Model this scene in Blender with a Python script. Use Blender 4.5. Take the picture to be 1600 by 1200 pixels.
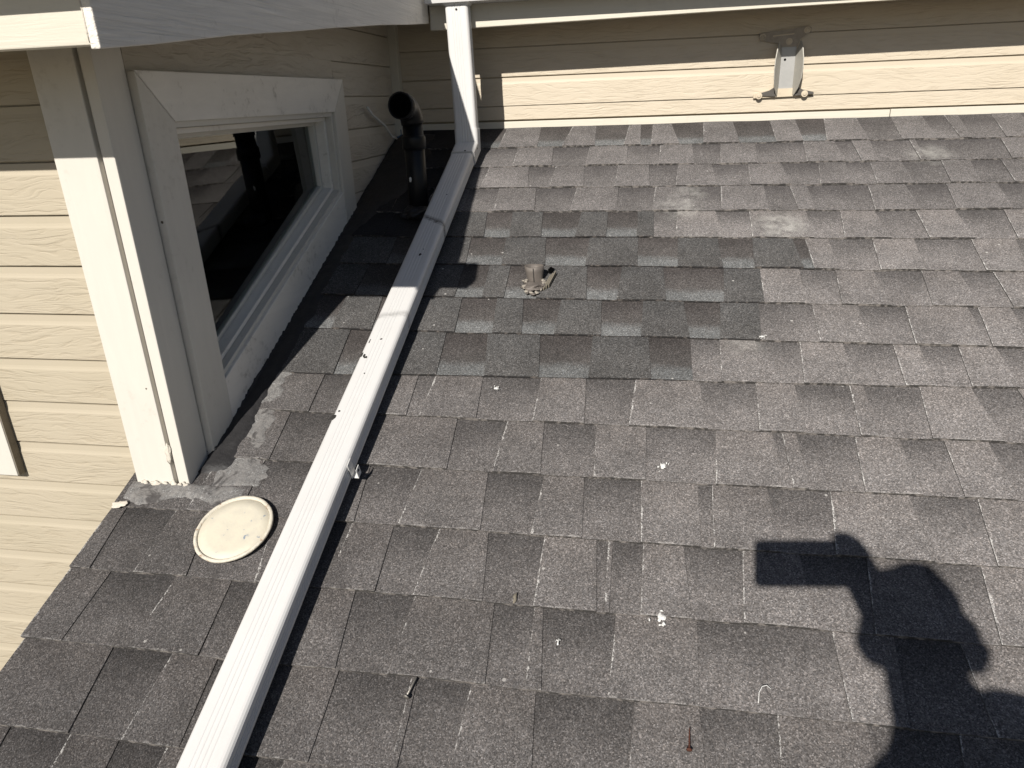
import bpy, bmesh, math, random
from mathutils import Vector, Matrix, noise

random.seed(11)
scene = bpy.context.scene
for o in list(bpy.data.objects):
    bpy.data.objects.remove(o)

# ------------------------------------------------------------------ camera, sky, sun, exposure
PITCH = math.radians(21.7)                       # slope of the shingle roof
CP, SP, TP = math.cos(PITCH), math.sin(PITCH), math.tan(PITCH)
NRM = Vector((0, -SP, CP))                       # roof normal
UPS = Vector((0, CP, SP))                        # up the slope
CAM = Vector((0.88, -1.156, 0.7239))
CR = Vector((0.98467388, 0.17081811, -0.03519274))
CD = Vector((0.03089247, -0.36942325, -0.92874761))
CF = Vector((-0.17164793, 0.91342632, -0.36903842))
cam_data = bpy.data.cameras.new('camera')
cam = bpy.data.objects.new('camera', cam_data)
scene.collection.objects.link(cam)
m = Matrix.Identity(4)
for i in range(3):
    m[i][0], m[i][1], m[i][2], m[i][3] = CR[i], -CD[i], -CF[i], CAM[i]
cam.matrix_world = m
cam_data.sensor_width = 36.0
cam_data.lens = 36.0 * 1121.7 / 1600.0
cam_data.clip_start = 0.005
cam_data.clip_end = 600
scene.camera = cam

SUN_DIR = Vector((0.1682, 0.8191, -0.5485)).normalized()      # the way the light travels
world = bpy.data.worlds.new('World')
scene.world = world
world.use_nodes = True
wn = world.node_tree.nodes
wn.clear()
sky = wn.new('ShaderNodeTexSky')
sky.sky_type = 'NISHITA'
sky.sun_disc = False
sky.air_density = 0.75
sky.dust_density = 0.5
sky.sun_elevation = math.asin(-SUN_DIR.z)
sky.sun_rotation = math.atan2(-SUN_DIR.x, -SUN_DIR.y) % (2 * math.pi)
bg = wn.new('ShaderNodeBackground')
bg.inputs['Strength'].default_value = 0.05
wo = wn.new('ShaderNodeOutputWorld')
world.node_tree.links.new(sky.outputs[0], bg.inputs[0])
world.node_tree.links.new(bg.outputs[0], wo.inputs[0])

sun_data = bpy.data.lights.new('sun', 'SUN')
sun_data.energy = 5.0
sun_data.angle = math.radians(0.53)
sun_data.color = (1.0, 0.955, 0.885)
sun = bpy.data.objects.new('sun', sun_data)
scene.collection.objects.link(sun)
sun.rotation_euler = SUN_DIR.to_track_quat('-Z', 'Y').to_euler()
sun.location = (0, -6, 8)

scene.view_settings.view_transform = 'Standard'
scene.view_settings.look = 'None'
scene.view_settings.exposure = 0.12
scene.view_settings.gamma = 1.0
scene.view_settings.use_curve_mapping = False
scene.render.engine = 'CYCLES'
scene.cycles.max_bounces = 5
scene.cycles.diffuse_bounces = 2
scene.cycles.glossy_bounces = 3
scene.cycles.transparent_max_bounces = 6

# ------------------------------------------------------------------ small helpers
COL = scene.collection


def tag(o, label=None, cat=None, group=None, kind=None):
    if label:
        o['label'] = label
        o['kind'] = 'thing'
    if cat: o['category'] = cat
    if group: o['group'] = group
    if kind: o['kind'] = kind
    return o


def empty(name, loc=(0, 0, 0)):
    o = bpy.data.objects.new(name, None)
    o.empty_display_size = 0.05
    o.location = loc
    COL.objects.link(o)
    return o


def adopt(o, parent):
    if parent is not None:
        o.parent = parent
        o.matrix_parent_inverse = Matrix.Translation(-Vector(parent.location)) if parent.type == 'EMPTY' else Matrix.Identity(4)


def link_mesh(name, me, mats, parent=None, smooth=False):
    if not isinstance(mats, (list, tuple)):
        mats = [mats]
    for k in mats:
        me.materials.append(k)
    if smooth:
        for p in me.polygons:
            p.use_smooth = True
    o = bpy.data.objects.new(name, me)
    COL.objects.link(o)
    adopt(o, parent)
    return o


def from_bm(name, bm, mats, parent=None, smooth=False, bevel=0.0, segs=2):
    if bevel > 0:
        bmesh.ops.bevel(bm, geom=bm.edges[:] , offset=bevel, segments=segs, affect='EDGES', profile=0.6, clamp_overlap=True)
    bmesh.ops.recalc_face_normals(bm, faces=bm.faces[:])
    me = bpy.data.meshes.new(name)
    bm.to_mesh(me)
    bm.free()
    return link_mesh(name, me, mats, parent, smooth)


def pydata(name, v, f, mats, parent=None, smooth=False, mi=None, recalc=True):
    me = bpy.data.meshes.new(name)
    me.from_pydata([tuple(q) for q in v], [], f)
    if mi:
        for p, k in zip(me.polygons, mi):
            p.material_index = k
    if recalc:
        bm = bmesh.new(); bm.from_mesh(me)
        bmesh.ops.recalc_face_normals(bm, faces=bm.faces[:])
        bm.to_mesh(me); bm.free()
    return link_mesh(name, me, mats, parent, smooth)


def bm_box(bm, p0, p1):
    x0, y0, z0 = p0; x1, y1, z1 = p1
    vs = [bm.verts.new(q) for q in ((x0,y0,z0),(x1,y0,z0),(x1,y1,z0),(x0,y1,z0),(x0,y0,z1),(x1,y0,z1),(x1,y1,z1),(x0,y1,z1))]
    for f in ((0,3,2,1),(4,5,6,7),(0,1,5,4),(1,2,6,5),(2,3,7,6),(3,0,4,7)):
        bm.faces.new([vs[i] for i in f])
    return vs


def box(name, p0, p1, mat, parent=None, bevel=0.0):
    bm = bmesh.new()
    bm_box(bm, p0, p1)
    return from_bm(name, bm, mat, parent, bevel=bevel)


def prism(name, pts, ext, mat, parent=None, bevel=0.0):
    bm = bmesh.new()
    e = Vector(ext)
    a = [bm.verts.new(p) for p in pts]
    b = [bm.verts.new(Vector(p) + e) for p in pts]
    bm.faces.new(a)
    bm.faces.new(b[::-1])
    n = len(pts)
    for i in range(n):
        bm.faces.new([a[i], a[(i + 1) % n], b[(i + 1) % n], b[i]])
    return from_bm(name, bm, mat, parent, bevel=bevel)


def loft(name, rings, mat, parent=None, smooth=True, caps=True, closed=False):
    v = []; f = []
    n = len(rings[0])
    for r in rings:
        v += [tuple(q) for q in r]
    R = len(rings)
    for j in range(R - 1):
        for i in range(n):
            k = (i + 1) % n
            f.append((j * n + i, j * n + k, (j + 1) * n + k, (j + 1) * n + i))
    if caps:
        f.append(tuple(range(n))[::-1])
        f.append(tuple((R - 1) * n + i for i in range(n)))
    return pydata(name, v, f, mat, parent, smooth)


def tube(name, path, radii, mat, parent=None, segs=16, caps=True):
    rings = []
    path = [Vector(p) for p in path]
    if not isinstance(radii, (list, tuple)):
        radii = [radii] * len(path)
    side = None
    for i, p in enumerate(path):
        t = (path[min(i + 1, len(path) - 1)] - path[max(i - 1, 0)]).normalized()
        if side is None:
            side = t.orthogonal().normalized()
        side = (side - t * side.dot(t)).normalized()
        up = t.cross(side)
        rings.append([p + (side * math.cos(q) + up * math.sin(q)) * radii[i] for q in [2 * math.pi * k / segs for k in range(segs)]])
    return loft(name, rings, mat, parent, True, caps)


def lathe(name, prof, origin, axis, mat, parent=None, segs=48, smooth=True, wob=0.0):
    a = Vector(axis).normalized()
    s = a.orthogonal().normalized(); u = a.cross(s)
    v = []; f = []
    n = len(prof)
    for k in range(segs):
        q = 2 * math.pi * k / segs
        for (r, h) in prof:
            w = 1 + wob * noise.noise(Vector((math.cos(q) * 4, math.sin(q) * 4, h * 90)))
            v.append(Vector(origin) + (s * math.cos(q) + u * math.sin(q)) * r * w + a * h)
    for k in range(segs):
        for i in range(n - 1):
            k2 = (k + 1) % segs
            f.append((k * n + i, k2 * n + i, k2 * n + i + 1, k * n + i + 1))
    me = bpy.data.meshes.new(name)
    me.from_pydata([tuple(q) for q in v], [], f)
    bm = bmesh.new(); bm.from_mesh(me)
    bmesh.ops.remove_doubles(bm, verts=bm.verts[:], dist=1e-5)
    bmesh.ops.recalc_face_normals(bm, faces=bm.faces[:])
    bm.to_mesh(me); bm.free()
    return link_mesh(name, me, mat, parent, smooth)


def on_roof(x, s, off=0.0):
    """point at x along the wall, s metres up the slope, off metres above the deck"""
    return Vector((x, 0, 0)) + UPS * s + NRM * off


# ------------------------------------------------------------------ materials
class NT:
    def __init__(self, name):
        self.m = bpy.data.materials.new(name)
        self.m.use_nodes = True
        self.t = self.m.node_tree
        self.t.nodes.clear()
        self.out = self.t.nodes.new('ShaderNodeOutputMaterial')
        self.p = self.t.nodes.new('ShaderNodeBsdfPrincipled')
        self.t.links.new(self.p.outputs[0], self.out.inputs[0])

    def n(self, kind, **kw):
        x = self.t.nodes.new(kind)
        for k, v in kw.items():
            if k.startswith('i_'):
                x.inputs[k[2:].replace('_', ' ')].default_value = v
            else:
                setattr(x, k, v)
        return x

    def l(self, a, b):
        self.t.links.new(a, b)

    def math(self, op, a, b=None, c=None, clamp=False):
        x = self.t.nodes.new('ShaderNodeMath'); x.operation = op; x.use_clamp = clamp
        for i, q in enumerate((a, b, c)):
            if q is None: continue
            if isinstance(q, (int, float)): x.inputs[i].default_value = q
            else: self.l(q, x.inputs[i])
        return x.outputs[0]

    def mix(self, fac, a, b, mode='MIX'):
        x = self.t.nodes.new('ShaderNodeMix'); x.data_type = 'RGBA'; x.blend_type = mode
        for q, s in ((fac, x.inputs[0]), (a, x.inputs[6]), (b, x.inputs[7])):
            if isinstance(q, (int, float)): s.default_value = q
            elif isinstance(q, (tuple, list)): s.default_value = (*q[:3], 1)
            else: self.l(q, s)
        return x.outputs[2]

    def ramp(self, fac, stops, interp='LINEAR'):
        x = self.t.nodes.new('ShaderNodeValToRGB'); x.color_ramp.interpolation = interp
        e = x.color_ramp.elements
        while len(e) < len(stops): e.new(0.5)
        for k, (pos, c) in zip(e, stops):
            k.position = pos
            k.color = (*c, 1) if isinstance(c, (tuple, list)) else (c, c, c, 1)
        self.l(fac, x.inputs[0])
        return x.outputs[0]

    def coord(self, which='Object'):
        return self.t.nodes.new('ShaderNodeTexCoord').outputs[which]

    def mapping(self, vec, scale=(1, 1, 1), loc=(0, 0, 0)):
        x = self.t.nodes.new('ShaderNodeMapping')
        x.inputs['Scale'].default_value = scale
        x.inputs['Location'].default_value = loc
        self.l(vec, x.inputs[0])
        return x.outputs[0]

    def noise(self, vec, scale, detail=3, rough=0.55, dist=0.0):
        x = self.n('ShaderNodeTexNoise'); x.inputs['Scale'].default_value = scale
        x.inputs['Detail'].default_value = detail; x.inputs['Roughness'].default_value = rough
        x.inputs['Distortion'].default_value = dist
        self.l(vec, x.inputs['Vector'])
        return x.outputs[0]

    def bump(self, h, strength=0.3, dist=0.002, prev=None):
        x = self.n('ShaderNodeBump'); x.inputs['Strength'].default_value = strength
        x.inputs['Distance'].default_value = dist
        self.l(h, x.inputs['Height'])
        if prev is not None: self.l(prev, x.inputs['Normal'])
        return x.outputs[0]

    def done(self, color=None, rough=None, normal=None, **kw):
        for q, s in ((color, 'Base Color'), (rough, 'Roughness')):
            if q is None: continue
            if isinstance(q, (int, float)): self.p.inputs[s].default_value = q
            elif isinstance(q, (tuple, list)): self.p.inputs[s].default_value = (*q[:3], 1)
            else: self.l(q, self.p.inputs[s])
        if normal is not None: self.l(normal, self.p.inputs['Normal'])
        for k, v in kw.items():
            self.p.inputs[k.replace('_', ' ')].default_value = v
        return self.m


def mat_granules(name, body, top_dark, low_band, spread=0.75, stains=(), edge_pale=0.75, edge_white=True, left_dark=True):
    """mineral granules; UV.x = metres from the left edge, UV.y = metres from the butt edge"""
    g = NT(name)
    co = g.coord('Object')
    rnd = g.n('ShaderNodeObjectInfo').outputs['Random']
    uv = g.n('ShaderNodeSeparateXYZ'); g.l(g.coord('UV'), uv.inputs[0])
    u, v = uv.outputs[0], uv.outputs[1]
    vo = g.n('ShaderNodeTexVoronoi'); vo.inputs['Scale'].default_value = 560
    g.l(co, vo.inputs['Vector'])
    sep = g.n('ShaderNodeSeparateColor'); g.l(vo.outputs['Color'], sep.inputs[0])
    # mottling
    n1 = g.noise(co, 9, 2, 0.6)
    n2 = g.noise(co, 38, 2, 0.6)
    # body colour along the tab
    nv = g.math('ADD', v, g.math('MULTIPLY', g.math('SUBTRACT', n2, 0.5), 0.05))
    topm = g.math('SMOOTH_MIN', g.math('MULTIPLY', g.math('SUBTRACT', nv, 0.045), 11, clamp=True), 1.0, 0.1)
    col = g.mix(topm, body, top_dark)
    if low_band is not None:
        lowm = g.math('MULTIPLY', g.math('SUBTRACT', 0.056, g.math('ADD', v, g.math('MULTIPLY', g.math('SUBTRACT', n2, 0.5), 0.034))), 38, clamp=True)
        col = g.mix(lowm, col, low_band)
    # tab to tab and patch to patch
    k = g.math('ADD', 0.90, g.math('MULTIPLY', rnd, 0.16))
    k = g.math('MULTIPLY', k, g.math('ADD', 0.62, g.math('MULTIPLY', n1, 0.75)))
    k = g.math('MULTIPLY', k, g.math('ADD', 0.8, g.math('MULTIPLY', n2, 0.4)))
    if left_dark:                             # granules darker towards the dormer side and downslope
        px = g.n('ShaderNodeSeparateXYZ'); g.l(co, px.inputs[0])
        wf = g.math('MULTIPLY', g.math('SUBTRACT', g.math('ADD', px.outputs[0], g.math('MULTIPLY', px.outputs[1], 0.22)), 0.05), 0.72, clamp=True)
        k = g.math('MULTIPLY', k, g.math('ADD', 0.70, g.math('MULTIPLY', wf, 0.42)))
    # each granule
    gr = g.ramp(sep.outputs[0], [(0.0, 0.28), (0.3, 0.66), (0.62, 1.0), (0.86, 1.45), (0.95, 1.9), (1.0, 2.6)])
    gr = g.mix(spread, (1, 1, 1), gr)
    col = g.mix(1.0, col, gr, 'MULTIPLY')
    # hue of granules: warm or cool
    hue = g.mix(sep.outputs[1], (1.03, 1.0, 0.97), (0.98, 1.0, 1.02))
    col = g.mix(1.0, col, hue, 'MULTIPLY')
    x = g.n('ShaderNodeVectorMath', operation='SCALE'); g.l(col, x.inputs[0]); g.l(k, x.inputs['Scale'])
    col = x.outputs[0]
    # pale weathered patches with a shape of their own
    for (px, ps, rad, amt) in stains:
        c = on_roof(px, ps)
        dv = g.n('ShaderNodeVectorMath', operation='DISTANCE')
        g.l(co, dv.inputs[0]); dv.inputs[1].default_value = tuple(c)
        mk = g.math('SUBTRACT', 1.0, g.math('DIVIDE', dv.outputs['Value'], rad), clamp=True)
        mk = g.math('MULTIPLY', g.math('MULTIPLY', mk, 1.5, clamp=True), g.math('MULTIPLY', g.math('SUBTRACT', n2, 0.32), 3.2, clamp=True), clamp=True)
        col = g.mix(g.math('MULTIPLY', mk, amt), col, (0.42, 0.41, 0.38))
    # pale broken line along the left and butt edges
    n3 = g.noise(co, 60, 2, 0.7)
    if edge_white:
        n5 = g.noise(co, 15, 2, 0.5)
        wv = g.math('MULTIPLY', g.math('SUBTRACT', g.math('ADD', g.math('MULTIPLY', n3, 0.5), g.math('MULTIPLY', n5, 0.5)), 0.44), 0.022)
        m1 = g.math('MULTIPLY', g.math('SUBTRACT', wv, u), 900, clamp=True)
        m1 = g.math('MULTIPLY', m1, g.math('MULTIPLY', g.math('SUBTRACT', sep.outputs[2], 0.30), 3.0, clamp=True))
        col = g.mix(g.math('MULTIPLY', m1, edge_pale), col, (0.60, 0.585, 0.56))
    wv2 = g.math('MULTIPLY', g.math('SUBTRACT', n3, 0.40), 0.018)
    m2 = g.math('MULTIPLY', g.math('SUBTRACT', wv2, v), 500, clamp=True)
    m2 = g.math('MULTIPLY', m2, g.math('MULTIPLY', sep.outputs[2], 0.9))
    col = g.mix(g.math('MULTIPLY', m2, edge_pale), col, (0.45, 0.43, 0.41))
    # lime specks
    sp = g.n('ShaderNodeTexVoronoi'); sp.inputs['Scale'].default_value = 26
    g.l(co, sp.inputs['Vector'])
    ssp = g.n('ShaderNodeSeparateColor'); g.l(sp.outputs['Color'], ssp.inputs[0])
    spm = g.math('MULTIPLY', g.math('LESS_THAN', sp.outputs['Distance'], g.math('MULTIPLY', ssp.outputs[0], 0.085)), g.math('GREATER_THAN', ssp.outputs[1], 0.72))
    col = g.mix(g.math('MULTIPLY', spm, 0.55), col, (0.55, 0.53, 0.50))
    h = g.math('ADD', g.math('MULTIPLY', sep.outputs[0], 0.6), g.math('SUBTRACT', 1.0, g.math('MULTIPLY', vo.outputs['Distance'], 1.4)))
    b = g.bump(h, 0.55, 0.0012)
    g.done(col, 0.92, b)
    g.p.inputs['Diffuse Roughness'].default_value = 1.0
    g.p.inputs['Specular IOR Level'].default_value = 0.25
    return g.m


def mat_asphalt_edge(name, base, worn, amount):
    g = NT(name)
    co = g.coord()
    n1 = g.noise(co, 70, 4, 0.65)
    col = g.mix(g.math('MULTIPLY', g.math('SUBTRACT', n1, 0.5 - amount), 6, clamp=True), base, worn)
    return g.done(col, 0.9, g.bump(g.noise(co, 400, 2), 0.5, 0.001))


def mat_paint(name, color, axis_scale=(6, 6, 60), grain=0.12, dirt=0.25, rough=0.45, dirt_col=(0.30, 0.26, 0.20), chips=False, speck=0.0, shine=0.4, streak=0.12):
    """brushed house paint over timber: faint grain, grime, pin holes"""
    g = NT(name)
    co = g.coord()
    rnd = g.n('ShaderNodeObjectInfo').outputs['Random']
    ad = g.n('ShaderNodeVectorMath', operation='ADD'); g.l(co, ad.inputs[0])
    sc = g.n('ShaderNodeVectorMath', operation='SCALE'); sc.inputs[0].default_value = (7.3, 3.1, 5.7); g.l(rnd, sc.inputs['Scale'])
    g.l(sc.outputs[0], ad.inputs[1]); co = ad.outputs[0]
    st = g.mapping(co, axis_scale)
    gn = g.noise(st, 4.0, 5, 0.6, 1.2)
    big = g.noise(co, 5, 5, 0.62)
    fine = g.noise(co, 60, 4, 0.6)
    col = g.mix(g.math('MULTIPLY', g.math('SUBTRACT', big, 0.48), 2.0 * dirt, clamp=True), color, tuple(c * 0.62 for c in color))
    sm = g.math('MULTIPLY', g.math('SUBTRACT', g.math('MULTIPLY', big, fine), 0.315), 9 * dirt, clamp=True)
    col = g.mix(sm, col, dirt_col)
    k = g.math('ADD', 1.0 - streak * 0.5, g.math('MULTIPLY', gn, streak))
    x = g.n('ShaderNodeVectorMath', operation='SCALE'); g.l(col, x.inputs[0]); g.l(k, x.inputs['Scale']); col = x.outputs[0]
    if speck > 0:
        sp = g.n('ShaderNodeTexVoronoi'); sp.inputs['Scale'].default_value = 16
        g.l(co, sp.inputs['Vector'])
        ss = g.n('ShaderNodeSeparateColor'); g.l(sp.outputs['Color'], ss.inputs[0])
        mk = g.math('MULTIPLY', g.math('LESS_THAN', sp.outputs['Distance'], g.math('MULTIPLY', ss.outputs[0], 0.06)), g.math('GREATER_THAN', ss.outputs[1], 1 - speck))
        col = g.mix(mk, col, (0.10, 0.08, 0.06))
    b = g.bump(gn, grain, 0.003)
    b = g.bump(fine, 0.10, 0.002, b)
    g.done(col, rough, b)
    g.p.inputs['Specular IOR Level'].default_value = shine
    return g.m


def mat_siding(name, color, axis, relief=0.5):
    """embossed wood grain fibre board; UV.y = height on the board (0..1), the cove at the top is smooth"""
    g = NT(name)
    co = g.coord()
    rnd = g.n('ShaderNodeObjectInfo').outputs['Random']
    sc = g.n('ShaderNodeVectorMath', operation='SCALE'); sc.inputs[0].default_value = (17.3, 13.1, 9.7); g.l(rnd, sc.inputs['Scale'])
    ad = g.n('ShaderNodeVectorMath', operation='ADD'); g.l(co, ad.inputs[0]); g.l(sc.outputs[0], ad.inputs[1])
    co = ad.outputs[0]
    uv = g.n('ShaderNodeSeparateXYZ'); g.l(g.coord('UV'), uv.inputs[0])
    along = (1.0, 1.0, 1.0)
    scl = (0.10, 1, 1) if axis == 'X' else (1, 0.10, 1)
    st = g.mapping(co, scl)
    warp = g.noise(g.mapping(co, (2.2, 2.2, 9) if axis == 'X' else (2.2, 2.2, 9)), 1.0, 4, 0.55)
    w = g.n('ShaderNodeTexNoise'); w.inputs['Scale'].default_value = 150; w.inputs['Detail'].default_value = 4
    w.inputs['Roughness'].default_value = 0.5; w.inputs['Distortion'].default_value = 0.6
    off = g.n('ShaderNodeVectorMath', operation='ADD'); g.l(st, off.inputs[0])
    cb = g.n('ShaderNodeCombineXYZ'); g.l(g.math('MULTIPLY', warp, 0.12), cb.inputs[2])
    g.l(cb.outputs[0], off.inputs[1]); g.l(off.outputs[0], w.inputs['Vector'])
    grain = g.ramp(w.outputs[0], [(0.30, 0.0), (0.47, 0.75), (0.60, 1.0)])
    mask = g.math('MULTIPLY', g.math('SUBTRACT', 0.74, g.math('ADD', uv.outputs[1], g.math('MULTIPLY', g.math('SUBTRACT', warp, 0.5), 0.06))), 22, clamp=True)
    patch = g.math('ADD', 0.35, g.math('MULTIPLY', g.noise(co, 7, 2), 0.9))
    gm = g.math('MULTIPLY', g.math('SUBTRACT', 1.0, grain), g.math('MULTIPLY', mask, patch))
    big = g.noise(co, 3.5, 4, 0.6)
    col = g.mix(g.math('MULTIPLY', g.math('SUBTRACT', big, 0.45), 1.3, clamp=True), color, tuple(c * q for c, q in zip(color, (0.90, 0.90, 0.86))))
    col = g.mix(g.math('MULTIPLY', gm, 0.16), col, (0.30, 0.22, 0.13))
    h = g.math('SUBTRACT', 1.0, gm)
    b = g.bump(h, relief, 0.0026)
    b = g.bump(g.noise(co, 220, 2), 0.06, 0.001, b)
    g.done(col, 0.55, b)
    g.p.inputs['Specular IOR Level'].default_value = 0.35
    return g.m


def mat_plain(name, color, rough=0.6, metal=0.0, bump=0.0, scale=80, var=0.25, spec=0.5):
    g = NT(name)
    co = g.coord()
    n1 = g.noise(co, scale, 4, 0.6)
    n0 = g.noise(co, scale * 0.15, 4, 0.6)
    col = g.mix(g.math('MULTIPLY', g.math('ADD', n1, n0), 0.5), tuple(c * (1 - var) for c in color), tuple(min(1, c * (1 + var)) for c in color))
    b = g.bump(n1, bump, 0.003) if bump > 0 else None
    g.done(col, rough, b, Metallic=metal)
    g.p.inputs['Specular IOR Level'].default_value = spec
    return g.m


OLD = (0.164, 0.153, 0.149)
OLD_TOP = (0.086, 0.080, 0.078)
NEW = (0.085, 0.082, 0.080)
STAINS = [(0.985, 1.10, 0.085, 0.34), (1.255, 1.00, 0.09, 0.5), (1.73, 1.40, 0.08, 0.4), (1.12, 0.50, 0.07, 0.2), (1.02, 1.19, 0.06, 0.3)]
M = {}
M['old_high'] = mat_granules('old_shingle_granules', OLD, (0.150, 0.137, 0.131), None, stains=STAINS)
M['old_low'] = mat_granules('old_shingle_shadow_granules', (0.154, 0.143, 0.139), OLD_TOP, None, stains=STAINS, edge_pale=0.25, edge_white=False)
M['new_high'] = mat_granules('new_shingle_granules', NEW, (0.076, 0.074, 0.073), None, spread=0.85, edge_pale=0.12, edge_white=False, left_dark=False)
M['new_low'] = mat_granules('new_shingle_banded_granules', (0.080, 0.074, 0.071), (0.056, 0.050, 0.048), (0.132, 0.134, 0.134), spread=0.75, edge_pale=0.1, edge_white=False, left_dark=False)
M['upper_low'] = mat_granules('upper_course_shadow_granules', (0.134, 0.125, 0.122), (0.080, 0.074, 0.073), None, stains=STAINS, edge_pale=0.25, edge_white=False, left_dark=False)
M['upper_high'] = mat_granules('upper_course_granules', (0.150, 0.140, 0.137), (0.125, 0.116, 0.113), None, stains=STAINS, edge_pale=0.5, left_dark=False)
M['near_black'] = mat_granules('near_black_granules', (0.030, 0.028, 0.029), (0.018, 0.017, 0.018), None, spread=0.6, edge_pale=0.1, edge_white=False, left_dark=False)
M['edge_left'] = mat_asphalt_edge('pale_shingle_edge', (0.10, 0.095, 0.09), (0.30, 0.29, 0.28), -0.03)  # left flanks paler than the other edges
M['edge_dark'] = mat_asphalt_edge('asphalt_edge', (0.028, 0.026, 0.026), (0.16, 0.14, 0.125), 0.0)
M['siding_x'] = mat_siding('cream_siding_lengthwise', (0.48, 0.42, 0.32), 'X')
M['siding_b'] = mat_siding('peach_cream_siding', (0.61, 0.53, 0.415), 'X')
M['siding_y'] = mat_siding('cream_siding_crosswise', (0.60, 0.545, 0.46), 'Y', 0.8)
M['post'] = mat_paint('off_white_post_paint', (0.665, 0.63, 0.565), (9, 9, 1.2), 0.10, 0.2, 0.42, speck=0.3)
M['trim_y'] = mat_paint('off_white_trim_paint', (0.85, 0.805, 0.735), (9, 1.5, 9), 0.10, 0.42, 0.42, speck=0.3, streak=0.2)
M['fascia_y'] = mat_paint('fascia_paint', (0.84, 0.79, 0.715), (34, 1.0, 34), 0.9, 0.25, 0.5, speck=0.2, streak=0.55)
M['fascia_x'] = mat_paint('fascia_front_paint', (0.65, 0.605, 0.51), (1.6, 30, 30), 0.30, 0.12, 0.5, speck=0.1)
M['soffit'] = mat_plain('soffit_board', (0.45, 0.37, 0.26), 0.7, bump=0.1)
M['sealant'] = mat_plain('roof_cement', (0.10, 0.095, 0.092), 0.85, bump=0.7, scale=60, var=0.6, spec=0.3)
def mat_cement():
    g = NT('smeared_roof_cement')
    co = g.coord()
    vo = g.n('ShaderNodeTexVoronoi'); vo.inputs['Scale'].default_value = 560
    g.l(co, vo.inputs['Vector'])
    sep = g.n('ShaderNodeSeparateColor'); g.l(vo.outputs['Color'], sep.inputs[0])
    gr = g.ramp(sep.outputs[0], [(0.0, 0.035), (0.5, 0.10), (0.9, 0.20), (1.0, 0.42)])
    n0 = g.noise(co, 16, 5, 0.65, 0.8); n1 = g.noise(co, 70, 4, 0.65)
    base = g.ramp(n0, [(0.30, (0.058, 0.053, 0.052)), (0.38, (0.085, 0.08, 0.078)), (0.44, (0.20, 0.19, 0.182)), (0.58, (0.29, 0.275, 0.26))])
    k = g.math('MULTIPLY', g.math('SUBTRACT', g.math('ADD', n0, g.math('MULTIPLY', n1, 0.6)), 0.72), 8, clamp=True)
    col = g.mix(k, base, g.mix(0.6, base, gr))
    b = g.bump(n1, 0.5, 0.004)
    b = g.bump(sep.outputs[0], 0.3, 0.001, b)
    g.done(col, 0.9, b)
    g.p.inputs['Specular IOR Level'].default_value = 0.25
    return g.m


M['cement'] = mat_cement()
M['tar'] = mat_plain('black_tar', (0.022, 0.021, 0.022), 0.6, bump=0.9, scale=70, var=0.6)
M['plaster'] = mat_plain('flaking_caulk', (0.62, 0.57, 0.49), 0.85, bump=0.9, scale=110, var=0.4)
M['wood'] = mat_plain('bare_grey_wood', (0.20, 0.175, 0.135), 0.85, bump=0.4, scale=90, var=0.35)
M['grime'] = mat_plain('black_grime', (0.03, 0.027, 0.024), 0.9, bump=0.5, scale=120, var=0.6)
M['steel'] = mat_plain('dull_galvanised_steel', (0.40, 0.395, 0.38), 0.45, 0.35, 0.08, 60, 0.15)
M['nail'] = mat_plain('nail_steel', (0.30, 0.28, 0.25), 0.5, 0.7, 0.2, 200, 0.3)
M['rust'] = mat_plain('rusty_screw', (0.10, 0.035, 0.02), 0.8, 0.2, 0.6, 300, 0.5)
M['black_plastic'] = mat_plain('black_pipe_plastic', (0.008, 0.008, 0.009), 0.42, 0, 0.05, 60, 0.3, spec=0.3)
M['lead'] = mat_plain('grey_lead', (0.165, 0.143, 0.126), 0.65, 0.2, 0.35, 70, 0.3)
M['hole'] = mat_plain('dark_hollow', (0.003, 0.003, 0.003), 1.0, spec=0.0)
M['dropping'] = mat_plain('chalky_white', (0.72, 0.71, 0.68), 0.9, bump=0.5, scale=300, var=0.2)
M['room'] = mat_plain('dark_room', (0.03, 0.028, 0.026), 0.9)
M['ground'] = mat_plain('garden_ground', (0.13, 0.115, 0.08), 0.95, bump=0.4, scale=2, var=0.5)
M['gutter'] = mat_plain('white_gutter_metal', (0.74, 0.73, 0.71), 0.4, bump=0.05, scale=30, var=0.06)


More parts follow.
